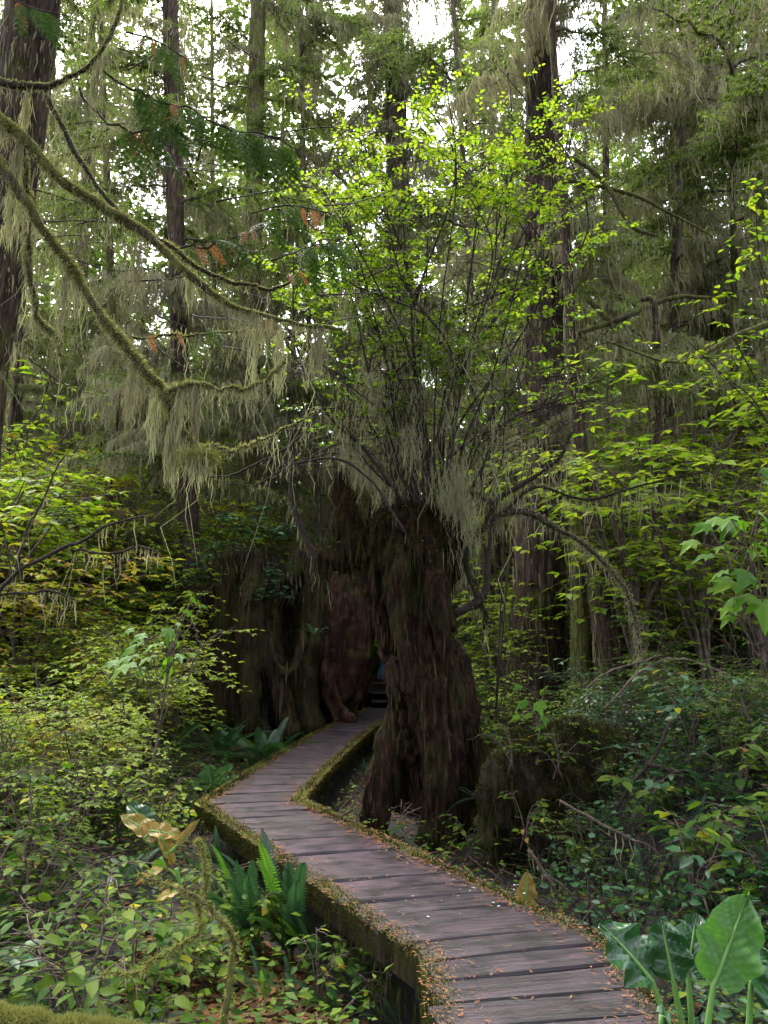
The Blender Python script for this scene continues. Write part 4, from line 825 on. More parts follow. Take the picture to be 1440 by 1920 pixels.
# ------------------------------------------------------------------ the tall bush growing out of the near stump
bush_base = P(810, 965, SY); bush = thing('huckleberry_bush', 'tall many stemmed bush with bright lime leaves growing from the stump top', 'bush', tuple(bush_base))
STEMS = [[(795, 965), (770, 800), (745, 640), (722, 430), (715, 330), (690, 230)], [(805, 965), (778, 780), (762, 560), (752, 400), (765, 170)], [(775, 955), (722, 800), (692, 700), (660, 560), (600, 390)],
         [(790, 965), (740, 860), (682, 780), (642, 700), (575, 560)], [(830, 965), (850, 800), (882, 640), (940, 480), (962, 300), (958, 160)], [(842, 965), (872, 830), (922, 700), (962, 560), (1005, 380), (1030, 190)],
         [(850, 970), (884, 860), (950, 740), (1050, 700)], [(815, 955), (815, 760), (832, 560), (850, 330), (842, 150)], [(800, 960), (760, 830), (700, 640), (660, 430), (645, 320)], [(825, 960), (835, 800), (860, 640), (890, 470), (905, 300)],
         [(835, 960), (860, 760), (905, 600), (985, 450), (1060, 300), (1085, 130)], [(780, 960), (700, 880), (640, 850), (580, 860), (500, 900)], [(770, 960), (690, 850), (610, 770), (560, 640), (550, 480)], [(845, 965), (900, 890), (940, 800), (1000, 640), (1060, 540)],
         [(810, 960), (800, 850), (790, 700), (800, 520), (800, 330)], [(850, 970), (890, 920), (960, 860), (1060, 800), (1110, 760)], [(785, 960), (745, 740), (720, 600), (640, 480)], [(830, 960), (870, 700), (920, 520), (930, 380)],
         [(770, 970), (735, 900), (680, 840), (640, 830)], [(800, 960), (775, 700), (700, 520), (590, 330)]]
Lp, Lax, Lup, Ls = [], [], [], []; lich_s = []; twb = MB()
def bl(p, az, sz): Lp.append(p); Lax.append([math.cos(az), math.sin(az), U(-.35, .3)]); Lup.append(rng.normal(0, .4, 3) + [0, -.35, .9]); Ls.append(sz * U(.65, 1.2))
STEMS = STEMS + [[(x + rng.normal(0, 6 + 16 * j), y + rng.normal(0, 12 * min(j, 2))) for j, (x, y) in enumerate(s_)] for s_ in STEMS]
for si, s_ in enumerate(STEMS):
    dY = rng.normal(0, .55); m_ = len(s_); ctrl = np.array([P(x + rng.normal(0, 4), y, SY + dY * (j / (m_-1)) + U(-.12, .12)) for j, (x, y) in enumerate(s_)]); q = crom(ctrl, 30); k = np.linspace(0, 1, 30)
    b = MB(); b.tube(q, U(.008, .022) * (1 - .75*k) + .003, 6, rough=.15); part(bush, 'stem', b, 'dark_twig')
    lich_s += list(q[2:20])
    for j in range(14):
        t_ = U(.25, .99); b0 = np.array([np.interp(t_, k, q[:, c]) for c in range(3)]); a = U(0, 6.28); l = U(.35, 1.0) * (.6 + .6 * t_); el = U(.1, .9); d = np.array([math.cos(a)*math.cos(el), math.sin(a)*math.cos(el)*.8, math.sin(el)])
        kk = np.linspace(0, 1, 6); tw = b0 + d * (l*kk)[:, None] + np.cumsum(rng.normal(0, .02, (6, 3)), 0); twb.tube(tw, .007 * (1 - .7*kk), 4, cap=False)
        if t_ < .5: lich_s += list(tw)
        for e in range(5):
            t2 = U(.25, 1); b1 = np.array([np.interp(t2, kk, tw[:, c]) for c in range(3)]); a2 = a + rng.normal(0, .9); l2 = U(.12, .36); d2 = np.array([math.cos(a2), math.sin(a2), U(-.1, .4)]); twb.tube([b1, b1 + d2*l2*.5 + [0, 0, .01], b1 + d2*l2], .003, 3, cap=False)
            if b1[2] > 5.1 + rng.normal(0, .9) and fbm((b1 * 1.1)[None], 2)[0] > -.22:
                nl = int(l2 / .04) + 1
                for g_ in range(nl): bl(b1 + d2 * l2 * (g_ + .7) / nl, a2 + (.9 if g_ % 2 else -.9) * (g_ < nl - 1), .078)
part(bush, 'twig_cluster', twb, 'dark_twig', 'stuff')
Lp, Lax, Lup, Ls = map(np.array, (Lp, Lax, Lup, Ls)); LR = orient(Lax, Lup); i = np.argsort(-Ls / Lp[:, 1]); near, rest = i[:280], i[280:]
for j in near: piece(bush, 'leaf', LEAFM['lime_leaf'][rng.integers(0, 3)], Lp[j] - bush_base, LR[j], Ls[j])
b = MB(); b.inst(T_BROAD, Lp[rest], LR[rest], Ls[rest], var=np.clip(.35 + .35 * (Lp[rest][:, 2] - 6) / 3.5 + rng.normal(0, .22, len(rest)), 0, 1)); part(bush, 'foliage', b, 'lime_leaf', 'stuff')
lich_s = np.array(lich_s); n = 5200; i = rng.integers(0, len(lich_s), n); low = np.clip(1.35 - (lich_s[i][:, 2] - 3.2) / 3.2, .1, 1.2); b = MB(); b.strands(lich_s[i] + rng.normal(0, .03, (n, 3)), (rng.exponential(.16, n) + .05) * low, U(.004, .012, n), 5, .12)
for x, y in ((765, 790), (860, 860), (845, 900), (700, 690), (650, 540), (880, 940), (835, 880), (870, 900)):   # thick beards
    c = P(x, y, SY - .35); n = 130; b.strands(c + rng.normal(0, .07, (n, 3)) - np.array([0, 0, 1]) * rng.random((n, 1)) * .4, U(.06, .3, n), U(.004, .009, n), 5, .14)
part(bush, 'lichen', b, 'lichen', 'stuff')

# ------------------------------------------------------------------ near plants with single leaves
def leafy(name, label, cat, x, y, key, seed, h, spread, leaf, ns=5, tri=False, dens=.8, group=None, maxleaf=110, z=None):
    t = thing(name, label, cat, (x, y, (gz(x, y) if z is None else z)), group); stems, p_, R, S = make_shrub(seed, h, spread, leaf, ns, tri, dens, .3); main = stems[0]
    tw = MB(); mains = []
    for q, r_ in stems:
        if r_[0] > .0045: b = MB(); b.tube(q, r_, 6); so_ = part(t, 'stem', b, 'twig', world=False); mains.append((so_, q))
        else: tw.tube(q, r_, 4, cap=False)
    part(t, 'twig_cluster', tw, 'twig', 'stuff', world=False)
    sel = rng.permutation(len(p_))[:maxleaf]
    for j in sel:
        so_ = min(mains, key=lambda e: np.min(np.sum((e[1] - p_[j])**2, 1)))[0]; piece(so_, 'leaf', LEAFM['yellow_leaf' if rng.random() < .05 else key][rng.integers(0, 3)], p_[j], R[j], S[j])
    return t
near_pl = [(-1.35, 3.6, 'green_leaf', .85, 'broad leaved green shrub above the mossy log at bottom left'), (-1.25, 4.15, 'green_leaf', .75, 'green shrub beside the upright ferns, left of the boardwalk'), (-1.75, 4.4, 'green_leaf', .85, 'green shrub at the lower left edge'),
           (-2.2, 5.0, 'green_leaf', .7, 'green shrub in front of the wilted skunk cabbage'), (-2.5, 5.5, 'green_leaf', .9, 'green shrub left of the wilted skunk cabbage'), (-1.95, 3.7, 'bluegreen_leaf', .7, 'low blue green shrub in the bottom left corner'),
           (-1.0, 3.5, 'green_leaf', .4, 'small green plant under the upright ferns'), (-.28, 3.25, 'bluegreen_leaf', .42, 'small blue green plant by the boardwalk edge at bottom centre'), (-2.5, 6.4, 'lime_leaf', .95, 'lime shrub at the left edge of the thicket'),
           (-2.0, 6.9, 'lime_leaf', .8, 'yellow green shrub left of the boardwalk corner'), (-2.9, 5.6, 'green_leaf', 1.0, 'tall green shrub at the far left of the thicket')]
near_pl += [(-1.0, 3.05, 'green_leaf', .5, 'low green plant right behind the mossy log'), (-1.55, 3.1, 'bluegreen_leaf', .5, 'low blue green plant behind the left end of the mossy log'), (-1.15, 4.7, 'green_leaf', .5, 'green shrub between the fern clump and the wilted leaves'), (-1.1, 5.7, 'green_leaf', .5, 'green shrub below the collapsed yellow leaves'),
            (-2.4, 4.8, 'green_leaf', 1.0, 'green shrub against the left edge, middle height'), (-2.75, 6.1, 'lime_leaf', .7, 'low lime shrub above the collapsed yellow leaves'), (-2.6, 7.4, 'lime_leaf', .9, 'lime shrub behind the green rosette'), (-3.2, 6.6, 'lime_leaf', 1.1, 'tall lime shrub near the left edge'), (-.85, 5.3, 'green_leaf', .4, 'small green plant under the boardwalk side'), (-2.3, 7.9, 'lime_leaf', .7, 'lime shrub nearest the bend on its left')]
for i, (x, y, key, h, lb) in enumerate(near_pl): leafy('leafy_shrub', lb, 'shrub', x, y, key, 400 + i, h, .5 * h, .085 if key != 'lime_leaf' else .075, 7, False, 1.0, maxleaf=150)
for i, (px, py, Y, h, lb) in enumerate([(1300, 1330, 7.4, .75, 'glossy blue green salal nearest the right edge'), (1395, 1390, 7.2, .8, 'glossy salal at the right edge above the dark ferns'), (1270, 1270, 8.2, .7, 'salal with one yellow leaf behind the others on the right bank'), (1400, 1300, 8.6, .8, 'salal at the back right of the bank')]):
    g = P(px, py + 70, Y); leafy('salal_shrub', lb, 'shrub', g[0], Y, 'bluegreen_leaf', 430 + i, h, .5, .12, 6, False, .7)
# big lobed leaves: right edge and left middle
for i in range(14):
    Y = U(4.7, 7.0); x = U(1.9 + .15 * max(0, 6 - Y), 1.6 + .36 * Y); leafy('salal_shrub', ('dark ' if i % 2 else 'green ') + 'salal plant on the shaded floor ' + ('beside the skunk cabbage' if Y < 5.8 else 'below the right bank'), 'shrub', x, Y, 'bluegreen_leaf' if i % 2 else 'green_leaf', 470 + i, U(.35, .7), .4, .13, 5, False, .7, group='salal of the shaded floor', maxleaf=45)
for px, py, Y, lb in ((960, 1420, 7.3, 'small green plant on the left shoulder of the rotten stump'), (1045, 1430, 7.4, 'green plant hanging over the front of the rotten stump'), (1090, 1400, 7.9, 'green plant on the back of the rotten stump'), (985, 1560, 7.0, 'little plant at the foot of the rotten stump'), (880, 1590, 7.6, 'little plant between the tall stump and the rotten stump')):
    g = P(px, py, Y); leafy('leafy_plant', lb, 'plant', g[0], Y, 'green_leaf', 500 + px, .4, .35, .07, 5, False, .8, maxleaf=70, z=max(g[2] - .1, gz(g[0], Y)))
def lobed_plant(label, base, leaves, Y):
    t = thing('devils_club', label, 'plant', tuple(base))
    b0 = np.array(base); top = np.mean([P(a, c, Y) for a, c, *_ in leaves], 0); b = MB(); q = crom([b0 - [0, 0, .05], b0 * .5 + top * .5 + [.06, .1, 0], top + [.1, .05, .05]], 12); b.tube(q, np.linspace(.018, .006, 12), 7); part(t, 'stem', b, 'twig')
    leaves = leaves + [(a + U(-35, 35), c + U(-30, 30), sz * .8) for a, c, sz in leaves]
    for j, (a, c, sz) in enumerate(leaves):
        p_ = P(a, c, Y + U(-.25, .25)); d = norm(p_ - q[-2] + rng.normal(0, .05, 3)); d[2] = -.25 + U(-.2, .1); bb_ = MB(); o_ = q[rng.integers(6, 12)]; bb_.tube(crom([o_, (o_ + p_)/2 + [0, 0, .05], p_], 6), .0045, 4); part(t, 'leaf_stalk', bb_, 'twig')
        piece(t, 'leaf', LOBM[j % 3], p_ - b0, orient(d, np.array([U(-.5, .5), -.5 + U(-.4, .3), 1])), pr(sz, Y) * U(.6, .95))
g = P(1480, 1400, 6.0); lobed_plant('tall plant with large lobed lime leaves at the right edge', (g[0], 6.0, gz(g[0], 6)),
     [(1325, 985, 62), (1370, 970, 60), (1300, 1015, 48), (1330, 1040, 50), (1440, 985, 70), (1425, 960, 50), (1400, 1075, 80), (1360, 1070, 60), (1430, 1130, 90), (1380, 1125, 70), (1370, 1155, 50), (1450, 1060, 80), (1420, 1020, 50), (1440, 905, 55)], 6.0)
g = P(265, 1380, 7.4); lobed_plant('lobed lime plant standing before the hollow stump at left', (g[0], 7.4, gz(g[0], 7.4)),
     [(270, 1190, 46), (300, 1205, 50), (250, 1215, 52), (315, 1180, 44), (245, 1245, 58), (285, 1230, 48), (330, 1200, 38), (270, 1255, 45), (350, 1145, 28), (380, 1135, 26), (315, 1250, 40)], 7.4)
def leafy_bough(name, label, cat, stems, Y, key, leaf, nb, group=None):
    """leafy branches given by pixel paths; each stem a part, each leaf a part"""
    base = P(*stems[0][0][:2], Y); t = thing(name, label, cat, tuple(base), group); tw = MB()
    for s_ in stems:
        q = crom([P(x, y, Y + rng.normal(0, .12)) for x, y in s_], 16); b = MB(); b.tube(q, np.linspace(.012, .004, 16), 5); part(t, 'stem', b, 'dark_twig')
        for j in range(nb):
            k = rng.integers(4, 16); a = U(0, 6.28); l = U(.1, .38); d = np.array([math.cos(a), math.sin(a), U(-.3, .35)]); e = q[k] + d * l; tw.tube([q[k], (q[k]+e)/2 + [0, 0, .015], e], .003, 3)
            for g_ in range(4):
                az = a + U(-1.1, 1.1); piece(t, 'leaf', LEAFM[key][rng.integers(0, 3)], q[k] + d*l*(g_+1)/4 - base, orient(np.array([[math.cos(az), math.sin(az), U(-.35, .15)]]), np.array([[U(-.3, .3), U(-.6, 0), 1]]))[0], leaf * U(.7, 1.2))
    part(t, 'twig_cluster', tw, 'dark_twig', 'stuff'); return t
leafy_bough('leafy_shrub', 'tall yellow green shrub leaning in from the upper right edge', 'shrub', [[(1560, 1250), (1500, 900), (1440, 600), (1390, 430)], [(1560, 1250), (1500, 800), (1430, 520), (1415, 360)], [(1560, 1250), (1480, 850), (1400, 680), (1330, 560)], [(1560, 1250), (1470, 850), (1370, 720), (1290, 640)], [(1560, 1250), (1480, 900), (1420, 760), (1350, 700)]], 7.6, 'lime_leaf', .10, 30)
leafy_bough('leafy_shrub', 'thin shrub with broad bright leaves in front of the brown trunk', 'shrub', [[(930, 1330), (960, 1000), (1010, 780), (1090, 660), (1180, 640)], [(930, 1330), (970, 950), (1050, 800), (1120, 770), (1180, 745)], [(930, 1330), (950, 900), (960, 700), (1000, 560), (1050, 480)]], 9.6, 'lime_leaf', .12, 8)
leafy_bough('rim_shrub', 'blue green shrub sprawling over the rim of the hollow stump', 'shrub', [[(470, 1045), (450, 1000), (420, 970), (390, 990)], [(480, 1045), (480, 980), (500, 950)], [(490, 1045), (520, 1000), (550, 985), (570, 1010)], [(470, 1040), (420, 1020), (380, 1040), (360, 1090)], [(500, 1045), (500, 1080), (495, 1130)], [(520, 1040), (530, 1070), (520, 1120)]], 14.9, 'bluegreen_leaf', .14, 22)
leafy_bough('rim_shrub', 'green shrub on the left shoulder of the hollow stump', 'shrub', [[(420, 1080), (400, 1030), (370, 1010)], [(430, 1070), (440, 1010), (430, 970)], [(410, 1085), (380, 1070), (350, 1090)], [(450, 1060), (470, 1010), (500, 985)]], 15.4, 'green_leaf', .14, 16)

# ferns
def fern(label, x, y, n, L, kind='sword', group=None, z=None, tilt=(.35, 1.15), az=None):
    t = thing('sword_fern' if kind == 'sword' else 'deer_fern', label, 'fern', (x, y, gz(x, y) if z is None else z), group); ms = FROND if kind == 'sword' else LADDER
    for i in range(n):
        a = (2*math.pi*i/n + U(-.3, .3)) if az is None else U(*az); el = U(*tilt); ax = np.array([math.cos(a)*math.cos(el), math.sin(a)*math.cos(el), math.sin(el)]); up = np.array([-math.cos(a)*math.sin(el), -math.sin(a)*math.sin(el), math.cos(el)]) + rng.normal(0, .15, 3)
        piece(t, 'frond', ms[rng.integers(0, len(ms))], np.array([math.cos(a), math.sin(a), 0]) * .03, orient(ax, up), L * U(.65, 1.1))
    return t
def gp(px, py, z=-.48):
    d = ray(px, py); t_ = (z - CAM_Z) / d[2]; return d[0]*t_, d[1]*t_
for px, py, n, L, kd, lb in [(548, 1790, 20, 1.05, 'deer', 'upright narrow fronded fern clump hard against the boardwalk'), (475, 1790, 13, .95, 'deer', 'narrow fronded fern left of the upright clump'), (600, 1815, 11, .8, 'deer', 'fern leaning out under the boardwalk edge, nearest centre'), (415, 1680, 9, .75, 'deer', 'small fern in the shade of the boardwalk corner'),
        (500, 1900, 9, .4, 'deer', 'low fern at the bottom edge beside the thin sapling'), (340, 1830, 7, .55, 'sword', 'drooping fern among the lower left shrubs'), (200, 1720, 7, .6, 'sword', 'blue green fern deep in the lower left shrubs'),
         (690, 1365, 10, .8, 'sword', 'sword fern beside the far end of the boardwalk'), (665, 1370, 12, .9, 'sword', 'far sword fern at the foot of the red stump'),
        (760, 1605, 9, .42, 'sword', 'small fern at the foot of the tall stump'), (720, 1590, 6, .36, 'sword', 'tiny fern between stump and boardwalk'), (690, 1470, 10, .45, 'deer', 'bright fern tuft in the angle of boardwalk and stump')]:
    x, y = gp(px, py); fern(lb, x, y, n, L, kd, tilt=(.85, 1.45) if kd == 'deer' else (.25, 1.15), az=(1.9, 5.0) if kd == 'deer' and px < 660 else None)
for px, py, Y, n, L, lb in [(1340, 1560, 6.6, 12, .75, 'dark sword fern drooping under the salal at right'), (1250, 1480, 7.2, 12, .7, 'dark sword fern in the middle of the right bank'), (1420, 1500, 6.3, 10, .7, 'dark sword fern at the right edge'), (1160, 1400, 8.3, 12, .7, 'sword fern on the crest of the right bank'), (1200, 1640, 6.2, 10, .5, 'dark low fern above the skunk cabbage'), (900, 1480, 8.1, 9, .38, 'little fern growing on the side of the tall stump'), (1100, 1330, 9.5, 12, .8, 'sword fern near the foot of the leaning thin trunk'), (590, 1180, 15.0, 10, .55, 'fern growing from the side of the hollow stump')]:
    p_ = P(px, py, Y); fern(lb, p_[0], Y, n, L, z=(p_[2] - .1) if 'stump' in lb else None)

for i in range(26):                                            # more dark ferns over the right bank and the hollow below it
    Y = U(4.9, 8.8); x = U(1.75 + .1 * max(0, 6 - Y), 1.9 + .34 * Y)
    if abs(x - 1.75) < .75 and 7 < Y < 8.6: continue
    fern(('low ' if i % 2 else 'spreading ') + 'dark sword fern on the ' + ('shaded floor below the right bank' if Y < 6.4 else 'right bank among the salal'), x, Y, 9 + i % 5, U(.38, .75), group='dark ferns of the right bank')
for i in range(18):
    Y = U(3.4, 7.0); x = -U(.75 + .25 * max(0, Y - 4), .75 + .36 * Y)
    if pathdist(np.array([x]), np.array([Y]))[0] < .75: continue
    fern(('low ' if i % 2 else 'spreading ') + 'fern under the left shrubs, ' + ('near the mossy log' if Y < 4.6 else 'towards the bend'), x, Y, 7 + i % 4, U(.3, .55), group='ferns under the left shrubs')
for px, py, key, lb in ((330, 1440, 'lime', 'low lime shrub left of the green rosette'), (420, 1425, 'green', 'low green shrub in front of the sword ferns'), (470, 1415, 'lime', 'low lime shrub beside the far straight of the boardwalk'), (380, 1400, 'lime', 'low lime shrub before the left leg of the hollow stump'), (300, 1410, 'yellow', 'low yellowing shrub before the hollow stump'), (340, 1500, 'green', 'low green shrub under the green rosette'), (510, 1425, 'green', 'tiny green shrub at the boardwalk edge past the bend'), (360, 1540, 'green', 'low green shrub at the outer corner of the bend')):
    x, y = gp(px, py); place_shrub(key, x, y, U(.3, .42), lb, None, 'low_shrub')
for px, py, kd, L, lb in ((700, 1880, 'deer', .42, 'small fern against the near boardwalk side'), (640, 1900, 'sword', .4, 'low fern on the leaf litter at the bottom edge'), (755, 1915, 'deer', .36, 'smallest fern under the near boardwalk corner'), (560, 1900, 'sword', .42, 'low spreading fern below the upright clump')):
    x, y = gp(px, py); fern(lb, x, y, 9, L, kd, tilt=(.5, 1.3), az=(1.9, 5.0))
for px, py, h, lb in ((720, 1910, .34, 'small plant nearest the bottom of the boardwalk side'), (600, 1890, .36, 'green plant in front of the boardwalk shadow'), (670, 1850, .32, 'green plant tucked under the deck edge')):
    x, y = gp(px, py); leafy('leafy_plant', lb, 'plant', x, y, 'green_leaf', 900 + px, h, .28, .07, 5, False, .8, maxleaf=60)
fern('large sword fern clump at the foot of the hollow stump', -2.05, 13.2, 28, 1.5); fern('sword fern left of the large clump under the hollow stump', -2.85, 13.4, 20, 1.3); fern('sword fern at the left foot of the hollow stump', -3.6, 12.8, 16, 1.2)
# skunk cabbage
def paddle(seed, wavy=.03, mat='glossy_leaf', curl=.25, wid=.24):
    r = np.random.default_rng(seed); n, m_ = 52, 15; s = np.linspace(0, 1, n); u = np.linspace(-1, 1, m_); S_, U_ = np.meshgrid(s, u, indexing='ij')
    wd = wid * np.sin(np.clip(S_ * 1.02 + .02, 0, 1) ** .75 * np.pi) ** .6; x = U_ * wd * (1 + .06 * np.sin(S_ * 23 + seed)); y = S_; z = -curl * S_**2 + .10 * np.abs(U_) * wd / wid * .8 + wavy * np.sin(S_*17 + U_*2 + seed) * np.abs(U_) + .022 * np.sin((S_ - .35*np.abs(U_)) * 52) * (1 - np.abs(U_)**4)
    i, j = np.meshgrid(np.arange(n-1), np.arange(m_-1), indexing='ij'); b = MB(); b.add(np.stack([x, y, z], -1), None, np.stack([i*m_+j, i*m_+j+1, (i+1)*m_+j+1, (i+1)*m_+j], -1).reshape(-1, 4), np.clip(.3 + .15*r.random() + .5 * np.clip(np.sin((S_ - .35*np.abs(U_)) * 52) - .55, 0, 1) * 1.6 + .12 * fbm(np.stack([x*9, y*9, 0*x], -1), 2), 0, 1).ravel())
    return b
leafmat('cabbage_leaf', [(.008, .038, .010), (.014, .056, .013), (.035, .10, .025)], .12, .28, .5, objv=0); leafmat('cabbage_back', [(.04, .12, .02), (.06, .16, .028), (.12, .24, .06)], .35, .45, .3, objv=0); leafmat('rib', [(.10, .22, .045), (.13, .25, .06)], .2, .45, .3)
def cabbage(label, base, leaves, Y0):
    t = thing('skunk_cabbage', label, 'plant', tuple(base)); b0 = np.array(base)
    if 'collapsed' in label: leaves = [(a, c + 28, e, f + 28, h, i_ + 32, k_, *r_) for a, c, e, f, h, i_, k_, *r_ in leaves]
    for j, (bx, by, mx, my, tx, ty, wpx, Y, mat, face) in enumerate(leaves):
        A, Bp, T_ = P(bx, by, Y), P(mx, my, Y), P(tx, ty, Y + .05); ax = T_ - Bp; L = np.linalg.norm(ax); wid = pr(wpx, Y) / L / 2
        R = orient(ax, np.array(face, float)); me = paddle(j + int(bx), .085 if Y < 4 else .03, mat, .12, wid); me = me.mesh('leaf', mat); o = piece(t, 'leaf', me, Bp - b0, R, L)
        s_ = np.linspace(0, .93, 12); rb_ = MB(); rl = np.stack([0*s_, s_, -.12*s_*s_ + .004], -1); w_ = Bp + np.einsum('ij,nj->ni', R, rl) * L
        st_ = crom([A, (A + Bp)/2, Bp], 8); rb_.tube(np.vstack([st_[:-1], w_]), np.concatenate([np.linspace(.016, .012, 7), np.linspace(.011, .003, 12)]), 7); mo = part(t, 'midrib', rb_, 'rib'); mo.parent = o; mo.matrix_parent_inverse = (Matrix.Translation(Vector(base)) @ o.matrix_basis).inverted(); mo.location = (0, 0, 0)
g = P(1290, 2040, 3.35)
cabbage('glossy skunk cabbage with big paddle leaves beside the near boardwalk', (g[0], 3.35, gz(g[0], 3.35)),
  [(1290, 2030, 1222, 1840, 1130, 1722, 112, 3.4, 'cabbage_leaf', (.25, -.6, .8)), (1300, 2030, 1262, 1838, 1240, 1718, 76, 3.45, 'cabbage_leaf', (-.1, -.7, .7)), (1305, 2030, 1290, 1828, 1306, 1706, 70, 3.6, 'cabbage_leaf', (-.3, -.7, .6)), (1310, 2040, 1338, 1845, 1408, 1672, 104, 3.3, 'cabbage_back', (-.35, -.9, -.1)), (1400, 2030, 1408, 1845, 1425, 1770, 90, 3.4, 'cabbage_leaf', (0, -.5, .9)), (1240, 2000, 1240, 1905, 1290, 1960, 70, 3.2, 'cabbage_leaf', (0, -.3, 1)), (1440, 2030, 1450, 1900, 1490, 1800, 90, 3.3, 'cabbage_leaf', (0, -.5, .9))], 3.35)
x, y = gp(395, 1500, -.45); g = np.array([x, y, gz(x, y)])
cabbage('green skunk cabbage rosette just left of the boardwalk corner', tuple(g), [(395, 1500, 395, 1475, 340, 1462, 34, y, 'cabbage_back', (0, -.4, 1)), (395, 1500, 396, 1470, 388, 1432, 40, y, 'cabbage_back', (0, -.8, .6)), (395, 1500, 398, 1472, 436, 1428, 26, y, 'cabbage_back', (0, -.6, .8)), (397, 1500, 402, 1475, 456, 1452, 26, y, 'cabbage_back', (0, -.4, 1)), (397, 1500, 405, 1480, 470, 1470, 24, y - .1, 'cabbage_back', (0, -.3, 1))], y)
x, y = (290 - 720) * 6.2 / 1462, 6.2; g = np.array([x, y, gz(x, y)])
cabbage('collapsed yellow and brown skunk cabbage among the left shrubs', tuple(g), [(290, 1560, 295, 1545, 225, 1488, 40, y, 'wilted_leaf', (.3, -.6, .8)), (290, 1560, 280, 1530, 345, 1532, 36, y - .1, 'wilted_leaf', (.2, -.5, .8)), (290, 1560, 282, 1525, 240, 1470, 42, y + .15, 'cabbage_leaf', (.4, -.7, .6)), (300, 1560, 300, 1540, 330, 1590, 34, y - .15, 'wilted_leaf', (0, -.4, 1)), (290, 1560, 270, 1545, 300, 1510, 44, y - .1, 'wilted_leaf', (-.2, -.8, .5)), (320, 1570, 330, 1560, 375, 1500, 14, y - .2, 'wilted_leaf', (0, -1, .4)), (300, 1580, 310, 1600, 250, 1620, 40, y - .5, 'wilted_leaf', (0, -.3, 1)), (330, 1600, 340, 1640, 290, 1650, 40, y - .8, 'wilted_leaf', (0, -.4, 1))], y)
g = P(985, 1720, 6.0); cabbage('single yellow skunk cabbage leaf standing under the right bank', (g[0], 6.0, gz(g[0], 6.0)), [(985, 1720, 985, 1705, 990, 1632, 34, 6.0, 'wilted_leaf', (0, -1, .2)), (985, 1720, 980, 1700, 950, 1690, 14, 6.0, 'cabbage_back', (0, -.5, 1))], 6.0)
g = P(1005, 1400, 7.5); lobed_plant('little yellow green plant on top of the rotten stump', (g[0], 7.5, g[2] - .12), [(985, 1315, 34), (1010, 1318, 38), (995, 1340, 30), (1020, 1345, 34), (1015, 1360, 26), (970, 1345, 22)], 7.5)

# ------------------------------------------------------------------ fallen wood, twigs, mossy log
def mossy_log(label, ctrl, Y, fuzz, name='mossy_log'):
    p_, r_ = pt(ctrl, Y); q = crom(p_, 40); r = np.interp(np.linspace(0, len(p_)-1, 40), np.arange(len(p_)), r_); t = thing(name, label, 'log', tuple(q[0])); b = MB(); b.tube(q, r, 16, rough=.25); part(t, 'wood', b, 'bark_mossy')
    b = MB(); i = rng.integers(0, 39, fuzz); tg = norm(np.gradient(q, axis=0))[i]; d = norm(rng.normal(size=(fuzz, 3)) + [0, 0, .5]); d = norm(d - tg * np.sum(d*tg, -1, keepdims=True)); b.blades(q[i] + (q[i+1]-q[i])*rng.random((fuzz, 1)) + d*r[i][:, None]*U(.8, 1.15, (fuzz, 1)), d + rng.normal(0, .5, d.shape), U(.006, .018, fuzz) * (.3 + 1.9 * np.clip(vnoise(q[i] * 14) + .4, 0, 1.2)), U(.0015, .004, fuzz)); part(t, 'moss', b, 'moss', 'stuff')
mossy_log('mossy fallen log across the bottom left corner', [(-120, 1905, 30), (60, 1938, 28), (200, 1958, 26), (330, 1965, 26), (480, 2010, 24)], 2.95, 60000)
def twiggy(name, label, cat, stems, Y, mats='dark_twig', moss=0, lich=0):
    b0 = P(*stems[0][0][:2], Y); t = thing(name, label, cat, tuple(b0)); mm, ll = MB(), MB()
    for s_ in stems:
        p_, r_ = pt(s_, Y); q = crom(p_, 26) + np.cumsum(rng.normal(0, .007, (26, 3)), 0); r = (.62 if mats != 'bark_mossy' else 1) * np.interp(np.linspace(0, len(p_)-1, 26), np.arange(len(p_)), r_); b = MB(); b.tube(q, r, 6, rough=.15); part(t, 'branch', b, mats)
        if moss: i = rng.integers(0, 26, moss); d = norm(rng.normal(size=(moss, 3))); mm.blades(q[i] + d*r[i][:, None], d + [0, 0, -.3], U(.008, .03, moss), U(.003, .006, moss))
        if lich: i = rng.integers(0, 26, lich); ll.strands(q[i], rng.exponential(.09, lich) + .03, U(.004, .012, lich), 3)
    if moss: part(t, 'moss', mm, 'moss', 'stuff')
    if lich: part(t, 'lichen', ll, 'lichen', 'stuff')
    return t
twiggy('sapling', 'thin crooked mossy sapling in front of the near ferns', 'sapling', [[(405, 1990, 6), (420, 1860, 6), (426, 1780, 5), (405, 1740, 4), (375, 1710, 3.5), (330, 1680, 3), (285, 1650, 2.5), (250, 1630, 1.5)], [(375, 1712, 3), (385, 1650, 2.5), (370, 1605, 2), (340, 1575, 1.2)], [(380, 1735, 3), (330, 1770, 2.5), (260, 1805, 2), (200, 1818, 1)]], 3.3, 'bark_mossy', 1500)
twiggy('fallen_branch', 'dark curved bare branch sweeping across the right bank', 'branch', [[(1210, 1430, 7), (1280, 1455, 7), (1360, 1470, 6), (1480, 1500, 5)], [(1310, 1458, 4), (1400, 1450, 4), (1500, 1460, 3)], [(1260, 1350, 5), (1215, 1440, 5), (1160, 1510, 5), (1130, 1545, 4)]], 6.8, 'dark_twig', 60)
